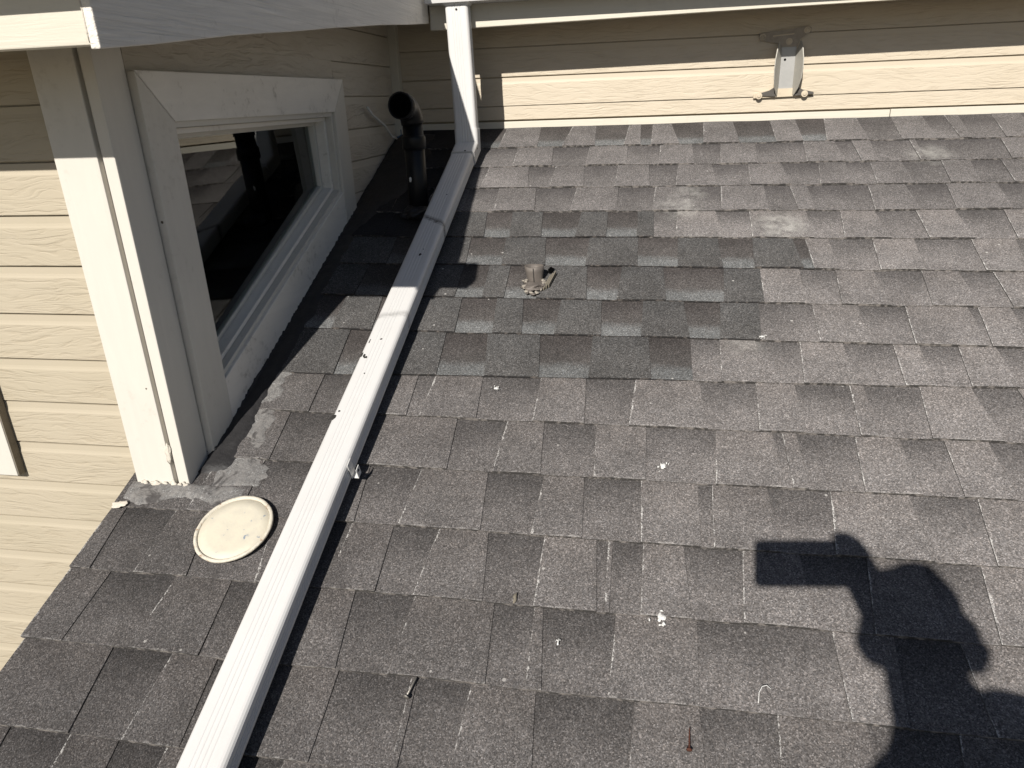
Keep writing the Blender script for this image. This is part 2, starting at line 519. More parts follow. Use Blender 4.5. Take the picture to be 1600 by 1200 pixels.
def mat_downspout():
    g = NT('white_enamelled_aluminium')
    co = g.coord()
    n1 = g.noise(co, 9, 4, 0.6)
    n2 = g.noise(g.mapping(co, (60, 4, 4)), 3.0, 4, 0.6)
    n3 = g.noise(co, 90, 4, 0.65)
    col = g.mix(g.math('MULTIPLY', g.math('SUBTRACT', n1, 0.42), 1.5, clamp=True), (0.70, 0.688, 0.672), (0.65, 0.63, 0.608))
    col = g.mix(g.math('MULTIPLY', g.math('SUBTRACT', n2, 0.62), 1.6, clamp=True), col, (0.55, 0.51, 0.47))
    # two dark uneven rings across the pipe
    sx = g.n('ShaderNodeSeparateXYZ'); g.l(co, sx.inputs[0])
    for (yc, dy, wdt, amt) in ((0.845, 0.55, 0.015, 0.9), (0.440, -0.2, 0.013, 0.40)):
        yy = g.math('ADD', sx.outputs[1], g.math('MULTIPLY', g.math('SUBTRACT', sx.outputs[0], 0.295), dy))
        yy = g.math('ADD', yy, g.math('MULTIPLY', g.math('SUBTRACT', n3, 0.5), 0.02))
        mk = g.math('SUBTRACT', 1.0, g.math('DIVIDE', g.math('ABSOLUTE', g.math('SUBTRACT', yy, yc)), wdt), clamp=True)
        mk = g.math('MULTIPLY', mk, g.math('MULTIPLY', n3, 1.8), clamp=True)
        col = g.mix(g.math('MULTIPLY', mk, amt), col, (0.09, 0.085, 0.08))
    sp = g.n('ShaderNodeTexVoronoi'); sp.inputs['Scale'].default_value = 34
    g.l(co, sp.inputs['Vector'])
    ss = g.n('ShaderNodeSeparateColor'); g.l(sp.outputs['Color'], ss.inputs[0])
    mk = g.math('MULTIPLY', g.math('LESS_THAN', sp.outputs['Distance'], g.math('MULTIPLY', ss.outputs[0], 0.05)), g.math('GREATER_THAN', ss.outputs[1], 0.86))
    col = g.mix(mk, col, (0.12, 0.10, 0.09))
    return g.done(col, 0.38, g.bump(n3, 0.05, 0.001))


def mat_lid():
    g = NT('cream_paint_lid')
    co = g.coord()
    n1 = g.noise(co, 30, 5, 0.65)
    n2 = g.noise(co, 110, 4, 0.65)
    col = g.mix(g.math('MULTIPLY', g.math('SUBTRACT', n1, 0.42), 2.5, clamp=True), (0.66, 0.61, 0.49), (0.55, 0.51, 0.43))
    col = g.mix(g.math('MULTIPLY', g.math('SUBTRACT', g.math('MULTIPLY', n1, n2), 0.36), 22, clamp=True), col, (0.22, 0.27, 0.33))
    return g.done(col, 0.6, g.bump(n2, 0.2, 0.002))


def mat_lid_rim():
    g = NT('flaking_lid_rim')
    co = g.coord()
    n2 = g.noise(co, 60, 5, 0.7)
    col = g.ramp(n2, [(0.31, (0.10, 0.05, 0.025)), (0.36, (0.35, 0.22, 0.13)), (0.41, (0.60, 0.55, 0.45)), (0.6, (0.68, 0.63, 0.53))])
    return g.done(col, 0.65, g.bump(n2, 0.9, 0.004))


def mat_glass():
    g = NT('window_glass')
    fr = g.n('ShaderNodeFresnel'); fr.inputs['IOR'].default_value = 1.75
    gl = g.n('ShaderNodeBsdfGlossy'); gl.inputs['Roughness'].default_value = 0.012
    gl.inputs['Color'].default_value = (0.95, 0.97, 0.96, 1)
    tr = g.n('ShaderNodeBsdfTransparent'); tr.inputs['Color'].default_value = (0.75, 0.79, 0.77, 1)
    mx = g.n('ShaderNodeMixShader')
    g.l(fr.outputs[0], mx.inputs[0]); g.l(tr.outputs[0], mx.inputs[1]); g.l(gl.outputs[0], mx.inputs[2])
    g.l(mx.outputs[0], g.out.inputs[0])
    return g.m


M['spout'] = mat_downspout()
M['lid'] = mat_lid()
M['lid_rim'] = mat_lid_rim()
M['glass'] = mat_glass()

EDGE = {0: (1.6800, 0.0000), 1: (1.5093, -0.0102), 2: (1.3695, -0.0110), 3: (1.2276, -0.0103), 4: (1.0819, -0.0108), 5: (0.9389, -0.0144), 6: (0.7960, -0.0179), 7: (0.6493, -0.0131), 8: (0.5074, -0.0114), 9: (0.3641, 0.0134), 10: (0.2224, -0.0049), 11: (0.0808, -0.0025), 12: (-0.0596, -0.0032), 13: (-0.1998, 0.0004), 14: (-0.3396, 0.0020), 15: (-0.4801, 0.0040), 16: (-0.6206, 0.0040)}
TABS = {
 1: ("h", [(0.511,0.518,"l"), (0.630,0.604,"h"), (0.708,0.715,"l"), (0.828,0.810,"h"), (0.864,0.867,"l"), (0.908,0.900,"h"), (0.965,0.992,"l"), (1.077,1.070,"h"), (1.173,1.185,"l"), (1.295,1.300,"h"), (1.377,1.382,"l"), (1.473,1.452,"h"), (1.571,1.578,"l"), (1.679,1.674,"h"), (1.771,1.779,"l"), (1.841,1.841,"h"), (1.884,1.874,"l"), (1.983,1.969,"h")]),
 2: ("l", [(0.451,0.452,"h"), (0.572,0.583,"l"), (0.699,0.692,"h"), (0.823,0.825,"l"), (0.932,0.926,"h"), (1.033,1.036,"l"), (1.127,1.115,"h"), (1.235,1.226,"l"), (1.382,1.372,"h"), (1.473,1.485,"l"), (1.525,1.530,"h"), (1.581,1.578,"l"), (1.696,1.694,"h"), (1.715,1.708,"l"), (1.956,1.942,"h")]),
 3: ("h", [(0.504,0.523,"l"), (0.597,0.590,"h"), (0.687,0.698,"l"), (0.800,0.792,"h"), (0.895,0.899,"l"), (0.989,0.977,"h"), (1.087,1.097,"l"), (1.201,1.193,"h"), (1.293,1.308,"l"), (1.410,1.389,"h"), (1.482,1.485,"l"), (1.555,1.544,"h"), (1.639,1.644,"l"), (1.753,1.740,"h"), (1.831,1.818,"l"), (1.914,1.904,"h")]),
 4: ("h", [(0.546,0.561,"l"), (0.679,0.667,"h"), (0.803,0.806,"l"), (0.918,0.908,"h"), (1.012,1.019,"l"), (1.110,1.101,"h"), (1.231,1.230,"l"), (1.303,1.310,"h"), (1.352,1.354,"l"), (1.521,1.510,"h"), (1.618,1.627,"l"), (1.730,1.715,"h"), (1.861,1.854,"l")]),
 5: ("L", [(0.274,0.286,"H"), (0.415,0.431,"L"), (0.493,0.508,"H"), (0.585,0.599,"L"), (0.704,0.695,"H"), (0.780,0.782,"L"), (0.867,0.866,"H"), (0.913,0.912,"l"), (0.983,0.970,"h"), (1.085,1.094,"l"), (1.179,1.173,"h"), (1.329,1.330,"l"), (1.422,1.405,"h"), (1.507,1.520,"l"), (1.615,1.612,"h"), (1.710,1.719,"l"), (1.833,1.818,"h")]),
 6: ("H", [(0.167,0.177,"L"), (0.288,0.300,"H"), (0.393,0.406,"L"), (0.496,0.507,"H"), (0.611,0.625,"L"), (0.738,0.734,"H"), (0.870,0.871,"L"), (0.979,0.975,"H"), (1.082,1.089,"L"), (1.176,1.167,"H"), (1.275,1.284,"L"), (1.307,1.310,"h"), (1.365,1.369,"l"), (1.476,1.465,"h"), (1.577,1.566,"l"), (1.713,1.702,"h"), (1.818,1.794,"l")]),
 7: ("H", [(0.125,0.129,"L"), (0.246,0.254,"H"), (0.402,0.406,"L"), (0.473,0.479,"H"), (0.531,0.536,"L"), (0.609,0.620,"H"), (0.737,0.747,"L"), (0.832,0.824,"H"), (0.935,0.944,"L"), (1.092,1.081,"H"), (1.179,1.176,"h"), (1.276,1.268,"l"), (1.362,1.351,"h"), (1.446,1.459,"l"), (1.560,1.548,"h"), (1.640,1.646,"l"), (1.718,1.717,"h")]),
 8: ("H", [(0.207,0.221,"L"), (0.310,0.318,"H"), (0.424,0.435,"L"), (0.516,0.530,"H"), (0.584,0.602,"L"), (0.685,0.681,"H"), (0.784,0.792,"L"), (0.888,0.886,"H"), (0.984,0.997,"L"), (1.075,1.065,"H"), (1.164,1.155,"l"), (1.284,1.281,"h"), (1.383,1.389,"l"), (1.492,1.477,"h"), (1.621,1.622,"l"), (1.645,1.631,"h"), (1.711,1.712,"l")]),
 9: ("H", [(0.162,0.175,"L"), (0.290,0.304,"H"), (0.412,0.425,"L"), (0.515,0.537,"H"), (0.644,0.662,"L"), (0.773,0.773,"H"), (0.901,0.910,"L"), (0.986,0.987,"l"), (1.064,1.059,"h"), (1.140,1.147,"l"), (1.239,1.228,"h"), (1.327,1.336,"l"), (1.433,1.427,"h"), (1.486,1.484,"l"), (1.566,1.553,"h"), (1.637,1.643,"l")]),
 10: ("h", [(0.151,0.160,"l"), (0.258,0.270,"h"), (0.380,0.387,"l"), (0.425,0.416,"h"), (0.532,0.543,"l"), (0.667,0.665,"h"), (0.767,0.774,"l"), (0.879,0.866,"h"), (1.010,1.024,"l"), (1.131,1.123,"h"), (1.207,1.211,"l"), (1.319,1.313,"h"), (1.346,1.345,"l"), (1.457,1.441,"h"), (1.549,1.567,"l"), (1.636,1.647,"h")]),
 11: ("h", [(0.115,0.124,"l"), (0.234,0.245,"h"), (0.499,0.509,"l"), (0.614,0.602,"h"), (0.689,0.698,"l"), (0.799,0.802,"h"), (0.901,0.902,"l"), (1.041,1.032,"h"), (1.146,1.156,"l"), (1.166,1.170,"h"), (1.192,1.197,"l"), (1.305,1.293,"h"), (1.380,1.391,"l"), (1.463,1.460,"h"), (1.539,1.545,"l")]),
 12: ("h", [(0.113,0.119,"l"), (0.226,0.237,"h"), (0.346,0.357,"l"), (0.460,0.445,"h"), (0.592,0.603,"l"), (0.708,0.697,"h"), (0.783,0.791,"l"), (0.894,0.895,"h"), (0.998,0.999,"l"), (1.026,1.020,"h"), (1.122,1.131,"l"), (1.237,1.221,"h"), (1.366,1.376,"l"), (1.483,1.470,"h")]),
 13: ("h", [(-0.129,-0.121,"l"), (-0.016,-0.028,"h"), (0.054,0.079,"l"), (0.191,0.214,"h"), (0.271,0.282,"l"), (0.354,0.350,"h"), (0.435,0.441,"l"), (0.529,0.510,"h"), (0.616,0.633,"l"), (0.723,0.720,"h"), (0.815,0.826,"l"), (0.838,0.838,"h"), (0.846,0.846,"l"), (0.900,0.897,"h"), (0.967,0.978,"l"), (1.071,1.059,"h"), (1.160,1.171,"l"), (1.273,1.255,"h"), (1.355,1.363,"l"), (1.448,1.432,"h")]),
 14: ("h", [(-0.076,-0.084,"l"), (0.062,0.045,"h"), (0.166,0.176,"l"), (0.280,0.281,"h"), (0.402,0.415,"l"), (0.515,0.504,"h"), (0.651,0.662,"l"), (0.721,0.726,"h"), (0.733,0.750,"l"), (0.859,0.851,"h"), (0.987,0.985,"l"), (1.191,1.196,"h"), (1.284,1.272,"l"), (1.375,1.384,"h")]),
 15: ("h", [(0.012,0.023,"l"), (0.129,0.116,"h"), (0.208,0.214,"l"), (0.300,0.299,"h"), (0.422,0.421,"l"), (0.542,0.547,"h"), (0.553,0.556,"l"), (0.642,0.633,"h"), (0.740,0.751,"l"), (0.893,0.883,"h"), (0.983,0.993,"l"), (1.096,1.089,"h"), (1.217,1.213,"l"), (1.341,1.318,"h")]),
 16: ("h", [(-0.086,-0.071,"l"), (0.026,0.026,"h"), (0.109,0.117,"l"), (0.191,0.197,"h"), (0.284,0.249,"l"), (0.383,0.386,"h"), (0.497,0.474,"l"), (0.629,0.599,"h")]),
}
# ------------------------------------------------------------------ ground far below
ground = pydata('ground', [(-80, -80, -3.4), (80, -80, -3.4), (80, 80, -3.4), (-80, 80, -3.4)], [(0, 1, 2, 3)], M['ground'])
tag(ground, kind='structure')

# ------------------------------------------------------------------ shingle roof
M['edge_butt'] = mat_asphalt_edge('dusty_butt_edge', (0.05, 0.046, 0.043), (0.25, 0.225, 0.205), 0.04)
YB = 1.56                                   # face of the wall at the top of the roof
RX0, RX1 = -0.165, 3.4
roof = empty('shingle_roof', (0.9, 0.0, 0.0))
tag(roof, 'grey asphalt shingle roof sloping up to the cream siding wall', 'roof')


def edge_s(i, x):
    if i in EDGE:
        a, b = EDGE[i]
    else:
        a, b = EDGE[16][0] - 0.1405 * (i - 16), EDGE[16][1]
    return a + b * (x - 1)


def wave(i, x):
    """slight sag and ripple of a course edge"""
    return 0.0028 * noise.noise(Vector((x * 3.1, i * 7.7, 0))) + 0.0012 * noise.noise(Vector((x * 14, i * 3.3, 5)))


def shingle_geo(i, tl, bl, tr, br, ty, V, F, MI, UV):
    """one exposed tab of course i; tl/bl/tr/br are x of its corners (top/bottom, left/right)"""
    high = ty in 'hH'
    hb, ht = (0.0112, 0.0048) if high else (0.0082, 0.0022)
    if i == 1: ht = 0.0046
    lift = 0.0014 * noise.noise(Vector((bl * 5, i * 2.1, 9)))
    if not high:                            # the under layer runs on beneath its neighbours
        tl -= 0.012; bl -= 0.012; tr += 0.012; br += 0.012
        hb += 0.0002 * ((i * 7 + int(bl * 40)) % 3); ht += 0.0003 * ((i * 5 + int(bl * 30)) % 3)
    nu = 4 if br - bl < 0.09 else 6
    base = len(V)
    rows = 3
    new = ty in 'HL'
    for r in range(rows):
        t = r / (rows - 1)
        for c in range(nu + 1):
            k = c / nu
            xb = bl + (br - bl) * k; xt = tl + (tr - tl) * k
            x = xb + (xt - xb) * t
            s0 = edge_s(i, xb) + wave(i, xb); s1 = edge_s(i - 1, xt) + 0.03
            s = s0 + (s1 - s0) * t
            curl = 0.0016 * noise.noise(Vector((x * 6, s * 4, 3))) + (lift if r == 0 else 0)
            if r == 0 and new: curl += 0.0018 * max(0, noise.noise(Vector((x * 4.4, i * 1.3, 1))))
            jx = 0.0016 * noise.noise(Vector((s * 30, bl * 9 + c, 2))) if c in (0, nu) else 0
            V.append(on_roof(x + jx, s, hb + (ht - hb) * t + curl))
            UV.append((x - (bl + (tl - bl) * t), s - s0))
    W = nu + 1
    for r in range(rows - 1):
        for c in range(nu):
            a = base + r * W + c
            F.append((a, a + 1, a + 1 + W, a + W)); MI.append(0)
    # butt edge: hangs only part of the way down, so a dark gap stays under it
    drop = NRM * (-(0.0068 if high else 0.0052) + (0.0016 if new else 0.0))
    b0 = len(V)
    for c in range(W):
        V.append(V[base + c] + drop); UV.append((0.5, 0.001))
    for c in range(nu):
        F.append((base + c + 1, base + c, b0 + c, b0 + c + 1)); MI.append(2)
    # flanks
    for c, mi in ((0, 1), (nu, 2)):
        b1 = len(V)
        for r in range(rows):
            V.append(V[base + r * W + c] + NRM * -0.0045); UV.append((0.5, 0.05))
        for r in range(rows - 1):
            q = (base + r * W + c, base + (r + 1) * W + c, b1 + r + 1, b1 + r)
            F.append(q if c == 0 else q[::-1]); MI.append(mi)


def build_shingles(name, items, parent):
    V, F, MI, UV = [], [], [], []
    for it in items:
        shingle_geo(*it, V, F, MI, UV)
    me = bpy.data.meshes.new(name)
    me.from_pydata([tuple(q) for q in V], [], F)
    lay = me.uv_layers.new(name='UVMap')
    for p in me.polygons:
        p.material_index = MI[p.index]
        p.use_smooth = False
        for li in p.loop_indices:
            lay.data[li].uv = UV[me.loops[li].vertex_index]
    ty = items[0][5]
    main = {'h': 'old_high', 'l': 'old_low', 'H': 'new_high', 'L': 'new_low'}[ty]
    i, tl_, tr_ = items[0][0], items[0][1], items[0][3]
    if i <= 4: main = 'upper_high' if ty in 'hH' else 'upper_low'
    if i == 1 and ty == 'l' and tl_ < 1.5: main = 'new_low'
    if (i <= 5 and tr_ < 0.33) or (i <= 4 and tl_ < 0.2): main = 'near_black'  # near-black granules on the upper courses nearest the dormer
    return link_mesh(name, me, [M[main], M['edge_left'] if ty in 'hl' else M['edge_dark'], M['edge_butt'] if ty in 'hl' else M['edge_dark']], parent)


def rake_x(i, s):
    return -0.158 - 0.006 * ((i * 37) % 5) / 5.0 if s < -0.02 else 0.004


rnd = random.Random(5)
field = {'h': [], 'l': []}
made = 0
for i in range(1, 33):
    if i <= 16:
        first, bounds = TABS[i]
        bounds = list(bounds)
    else:
        first, bounds = 'h', []
    left = rake_x(i, edge_s(i, 0) + 0.05)
    if i == 12:
        left = -0.150
    # extend to the left with made-up joints where the photo is dark or covered
    ext = []
    x = bounds[0][0] if bounds else left
    ty = first
    while i <= 16 and x - left > 0.17:
        x -= rnd.uniform(0.09, 0.15)
        ext.append((x + rnd.uniform(-.01, .01), x, ty))
        ty = {'h': 'l', 'l': 'h', 'H': 'L', 'L': 'H'}[ty]
    pieces = ext[::-1] + bounds
    row = [(left, left - (0.004 if i > 12 else 0), ty)] + pieces
    inside = len(row)
    x = row[-1][0]
    ty = row[-1][2]
    while x < RX1 - 0.1:
        x += rnd.uniform(0.08, 0.16)
        ty = {'h': 'l', 'l': 'h', 'H': 'l', 'L': 'h'}[ty]
        sl = rnd.uniform(-.012, .03)
        row.append((x - sl * .5, x + sl * .5, ty))
    for k, (tx, bx_, ty) in enumerate(row):
        ntx, nbx = (row[k + 1][0], row[k + 1][1]) if k + 1 < len(row) else (RX1, RX1)
        item = (i, tx, bx_, ntx, nbx, ty)
        # how far to the right the photograph sees at this course
        lim = 1.42 + (edge_s(i, 1) + 0.46) * 0.36
        if i <= 16 and min(tx, bx_) < lim and made < 300 and not (i == 16 and tx > 0.75):
            build_shingles('shingle', [item], roof); made += 1
        else:
            field[ty.lower()].append(item)
for ty in 'hl':
    o = build_shingles('shingle_field', field[ty], roof)
    tag(o, kind='stuff')
# decking below the shingles, with the open rake edge on the left
sB, sE = 1.68, -2.75
deck_poly = []
deck = bmesh.new()
def deck_block(x0, x1, s0, s1):
    pts = [(x0, s0), (x1, s0), (x1, s1), (x0, s1)]
    top = [deck.verts.new(on_roof(x, s, -0.0005)) for x, s in pts]
    bot = [deck.verts.new(on_roof(x, s, -0.030)) for x, s in pts]
    deck.faces.new(top); deck.faces.new(bot[::-1])
    for k in range(4):
        deck.faces.new([top[k], bot[k], bot[(k + 1) % 4], top[(k + 1) % 4]])
deck_block(-0.145, RX1, sE, -0.002)
deck_block(0.0, RX1, 0.0, sB)
from_bm('roof_deck', deck, M['edge_dark'], roof)


def ragged_sheet(name, left_edge, right_edge, mat, parent, h=0.004, n=60, m_=6, rough=0.004, seed=0.0):
    """thin lumpy sheet of mastic on the roof between two edge functions of s -> x; both take t in 0..1"""
    V = []; F = []
    for j in range(n + 1):
        t = j / n
        (xa, sa), (xb, sb) = left_edge(t), right_edge(t)
        for k in range(m_ + 1):
            q = k / m_
            x = xa + (xb - xa) * q; s = sa + (sb - sa) * q
            edge = (q == 0 or q == 1 or j == 0 or j == n)
            hh = (0.0045 if edge else h + 0.0085) + rough * noise.noise(Vector((x * 35, s * 35, seed))) + 0.5 * rough * noise.noise(Vector((x * 110, s * 110, seed)))
            V.append(on_roof(x, s, hh))
    W = m_ + 1
    for j in range(n):
        for k in range(m_):
            a = j * W + k
            F.append((a, a + 1, a + 1 + W, a + W))
    return pydata(name, V, F, mat, parent, True)


def nz(t, f, a, seed):
    return a * noise.noise(Vector((t * f, seed, 0.3))) + 0.5 * a * noise.noise(Vector((t * f * 3, seed, 7.7)))


# mastic along the foot of the dormer, thicker and paler near the post
tag(ragged_sheet('tar_strip', lambda t: (-0.02, 0.04 + 1.6 * t),
                 lambda t: (0.030 + nz(t, 26, 0.012, 1.0) + 0.02 * (1 - t) + (0.11 if t > 0.60 else 0) * min(1, (t - 0.60) * 6), 0.04 + 1.6 * t),
                 M['tar'], roof, h=0.006, n=140, seed=2.0))
ragged_sheet('roof_cement', lambda t: (0.012, 0.00 + 0.36 * t),
             lambda t: (0.140 - 0.085 * t + nz(t, 7, 0.034, 4.0), 0.01 + 0.35 * t), M['cement'], roof, h=0.002, n=60, rough=0.002, seed=5.0)
ragged_sheet('roof_cement', lambda t: (-0.150 + 0.26 * t, -0.040 - 0.014 * math.sin(t * 9) + nz(t, 9, 0.008, 3.0)),
             lambda t: (-0.150 + 0.26 * t, 0.012 + 0 * t), M['cement'], roof, h=0.003, n=60, rough=0.003, seed=6.0)

def chip(name, c, a, b, r, mat, parent, seed=0.0, n=18, amp=0.5, h=0.0006, up=None, segs=2):
    """small irregular flat spot with a little thickness"""
    a, b = Vector(a).normalized(), Vector(b).normalized()
    u = up or a.cross(b).normalized()
    V = [Vector(c) + u * h * 1.5]
    for k in range(n):
        q = 2 * math.pi * k / n
        rr = 1 + amp * noise.noise(Vector((math.cos(q) * 1.6, math.sin(q) * 1.6, seed))) + 0.5 * amp * noise.noise(Vector((math.cos(q) * 6, math.sin(q) * 6, seed)))
        V.append(Vector(c) + (a * math.cos(q) * r[0] + b * math.sin(q) * r[1]) * rr * 0.72 + u * h)
    for k in range(n):
        w = V[1 + k] - Vector(c) - u * h
        V.append(Vector(c) + w * 1.35 - u * 0.0004)
    F = []
    for k in range(n):
        k2 = (k + 1) % n
        F.append((0, 1 + k, 1 + k2)); F.append((1 + k, 1 + n + k, 1 + n + k2, 1 + k2))
    return pydata(name, V, F, mat, parent, True, recalc=False)


# ------------------------------------------------------------------ siding
PITCH_B = 0.0955


def siding_board(parent, fn, u0, u1, z0, mat, clip=None):
    """drop siding board: flat grained face and a smooth cove at the top; fn(u, depth, z) -> point"""
    prof = [(-0.004, 0.0), (0.0135, 0.0), (0.0145, 0.0012), (0.0145, 0.0690), (0.0142, 0.0720), (0.0132, 0.0755), (0.0124, 0.0800), (0.0121, 0.0922), (0.0040, 0.0932), (0.0040, 0.1010), (-0.004, 0.1010)]
    uvv = [0, 0.0, 0.01, 0.70, 0.74, 0.79, 0.85, 0.90, 1.0, 1.0, 1.0]
    nseg = max(1, int((u1 - u0) / 0.25))
    V = []; F = []; UV = []
    n = len(prof)
    for j in range(nseg + 1):
        u = u0 + (u1 - u0) * j / nseg
        dz = 0.0010 * noise.noise(Vector((u * 2.2, z0 * 9, 0)))
        dd = 0.0008 * noise.noise(Vector((u * 1.7, z0 * 5, 4)))
        for (dp, z), q in zip(prof, uvv):
            V.append(fn(u, dp + (dd if dp > 0 else 0), z0 + z + dz)); UV.append((u, q))
    for j in range(nseg):
        for i in range(n):
            k = (i + 1) % n
            F.append((j * n + i, j * n + k, (j + 1) * n + k, (j + 1) * n + i))
    F.append(tuple(range(n))); F.append(tuple(nseg * n + i for i in range(n))[::-1])
    me = bpy.data.meshes.new('siding_board')
    me.from_pydata([tuple(q) for q in V], [], F)
    bm = bmesh.new(); bm.from_mesh(me)
    bmesh.ops.recalc_face_normals(bm, faces=bm.faces[:]); bm.to_mesh(me); bm.free()
    lay = me.uv_layers.new(name='UVMap')
    for p in me.polygons:
        for li in p.loop_indices:
            lay.data[li].uv = UV[me.loops[li].vertex_index]
    return link_mesh('siding_board', me, mat, parent)


# wall at the top of the roof
back_wall = tag(empty('back_wall', (1.6, YB + 0.02, 0.6)), 'cream lap siding wall at the top of the roof under the long eave', 'wall')
fb = lambda u, dp, z: Vector((u, YB + 0.0145 - dp, z))
for k in range(4):
    siding_board(back_wall, fb, -0.02, 3.5, 0.701 + PITCH_B * k, M['siding_b'])
# the lowest board is cut and shows only its upper half above the white skirting
box('siding_board', (-0.02, YB + 0.0030, 0.6535), (3.5, YB + 0.016, 0.6985), M['siding_b'], back_wall, 0.001)
box('skirting_board', (0.004, YB - 0.003, 0.56), (1.675, YB + 0.014, 0.6475), M['fascia_x'], back_wall, 0.0015)
box('skirting_board', (1.677, YB - 0.004, 0.56), (3.5, YB + 0.014, 0.6485), M['fascia_x'], back_wall, 0.0015)
box('sheathing', (-0.05, YB + 0.019, 0.3), (3.5, YB + 0.09, 1.35), M['soffit'], back_wall)

# front of the dormer and the wall below it
front_wall = tag(empty('dormer_front_wall', (-0.6, 0.04, -0.9)), 'sunlit cream siding wall left of the white corner post', 'wall')
YF = 0.030
ff = lambda u, dp, z: Vector((u, YF + 0.0145 - dp, z))
for k in range(-14, 4):
    siding_board(front_wall, ff, -1.7, -0.13 if k >= -5 else 0.0, 0.458 + PITCH_B * k, M['siding_x'])
box('frieze_board', (-1.7, YF - 0.008, 0.842), (-0.14, YF + 0.03, 0.95), M['fascia_x'], front_wall, 0.002)
box('sheathing', (-1.7, YF + 0.019, -3.4), (-0.04, YF + 0.10, 0.95), M['soffit'], front_wall)

# right-hand side of the dormer, round the window
side_wall = tag(empty('dormer_side_wall', (-0.03, 0.8, 0.32)), 'shaded cream siding wall around the window beside the downspout', 'wall')
XS = -0.022
fs = lambda u, dp, z: Vector((XS - 0.0145 + dp, u, z))
for k in range(0, 2):
    siding_board(side_wall, fs, 0.02, 1.54, 0.845 + PITCH_B * k, M['siding_y'])
siding_board(side_wall, fs, 1.00, 1.54, 0.845 - PITCH_B, M['siding_y'])
for k in range(2, 6):
    siding_board(side_wall, fs, 1.00, 1.54, 0.845 - PITCH_B * k, M['siding_y'])
box('siding_board', (XS - 0.016, 0.085, 0.755), (XS - 0.001, 1.00, 0.846), M['siding_y'], side_wall)
box('corner_trim', (XS - 0.012, 1.528, 0.55), (0.006, YB + 0.002, 1.05), M['fascia_x'], side_wall, 0.002)
# sheathing behind the boards, left open where the window is
box('sheathing', (-0.11, 0.03, 0.80), (XS - 0.018, 1.56, 1.12), M['soffit'], side_wall)
box('sheathing', (-0.11, 0.97, 0.2), (XS - 0.018, 1.56, 0.798), M['soffit'], side_wall)
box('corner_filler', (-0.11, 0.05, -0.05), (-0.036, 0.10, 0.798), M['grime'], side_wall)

# corner post of the dormer
post = tag(empty('corner_post', (-0.08, 0.03, 0.0)), 'off-white square corner post between sunlit siding and window', 'post')
def wavy_board(name, p0, p1, mat, parent, bevel=0.0025):
    return box(name, p0, p1, mat, parent, bevel)
wavy_board('front_board', (-0.1375, 0.0, -0.02), (-0.0515, 0.030, 0.93), M['post'], post)
wavy_board('groove_strip', (-0.052, 0.012, -0.02), (-0.042, 0.03, 0.93), M['sealant' if False else 'post'], post, 0.0)
wavy_board('side_board', (-0.0425, 0.001, -0.015), (-0.0185, 0.0785, 0.93), M['post'], post)
# flaking caulk at its foot
def lump(name, c, r, mat, parent, seed=1.0, sub=3, amp=0.35, f=9):
    bm = bmesh.new()
    bmesh.ops.create_icosphere(bm, subdivisions=sub, radius=1.0)
    for v in bm.verts:
        q = 1 + amp * noise.noise(v.co * 1.6 + Vector((seed, 0, 0))) + 0.4 * amp * noise.noise(v.co * f * 0.6 + Vector((0, seed, 0)))
        w = v.co * q
        v.co = Vector(c) + Vector((w.x * r[0], w.y * r[1], w.z * r[2]))
    return from_bm(name, bm, mat, parent, True)
cr = random.Random(3)
for j in range(26):
    t = (j + cr.uniform(-.4, .4)) / 25
    lump('caulk', (-0.135 + 0.118 * t, -0.0005 + cr.uniform(-.002, .001), cr.uniform(-0.004, 0.012)), (cr.uniform(.004, .010), cr.uniform(.0015, .004), cr.uniform(.003, .010)), M['plaster'], post, j * 1.3, 2, 0.9)
chip('caulk', on_roof(-0.143, -0.056, 0.014), (1, 0, 0), UPS, (0.016, 0.008), M['plaster'], post, 6.6, 20, 0.8, 0.0015, up=NRM)
lump('caulk', (-0.049, -0.001, 0.082), (0.007, 0.003, 0.018), M['plaster'], post, 22.0, 3, 0.6)

# casing board of the next window, at the left edge of the picture
casing = tag(empty('casing_board', (-0.5, 0.02, 0.0)), 'short off-white casing board with bare grey side edge on the left siding', 'board')
box('board', (-0.62, 0.0105, 0.001), (-0.4372, 0.0300, 0.60), M['post'], casing, 0.002)
box('bare_edge', (-0.4368, 0.0118, 0.002), (-0.4340, 0.0300, 0.598), M['wood'], casing, 0.0006)

# ------------------------------------------------------------------ window in the side of the dormer
win = tag(empty('window', (0.0, 0.55, 0.25)), 'fixed window with sloping sill in thick off-white trim boards', 'window')
XT0, XT1 = -0.0375, -0.003
yl, yr, zt = 0.0815, 1.0255, 0.7945
il, ir, it = 0.172, 0.938, 0.706
zb = lambda y: TP * y + 0.004                 # foot of the trim on the roof
zi = lambda y: TP * y + 0.110                 # upper edge of the sloping bottom board
ex = (XT1 - XT0, 0, 0)
prism('trim_board', [(XT0, yl, zt), (XT0, yr, zt), (XT0, ir, it), (XT0, il, it)], ex, M['trim_y'], win, 0.002)
prism('trim_board', [(XT0, yl, zt - 0.0015), (XT0, il - 0.0012, it - 0.0005), (XT0, il - 0.0012, zi(il)), (XT0, il - 0.0012, zb(il)), (XT0, yl, zb(yl))], (XT1 - XT0 - 0.0008, 0, 0), M['post'], win, 0.002)
prism('trim_board', [(XT0, yr, zt - 0.0015), (XT0, ir + 0.0012, it - 0.0005), (XT0, ir + 0.0012, zb(ir)), (XT0, yr, zb(yr))], (XT1 - XT0 - 0.0008, 0, 0), M['post'], win, 0.002)
prism('trim_board', [(XT0, il, zi(il)), (XT0, ir, zi(ir)), (XT0, ir, zb(ir)), (XT0, il, zb(il))], (XT1 - XT0 - 0.0016, 0, 0), M['trim_y'], win, 0.002)


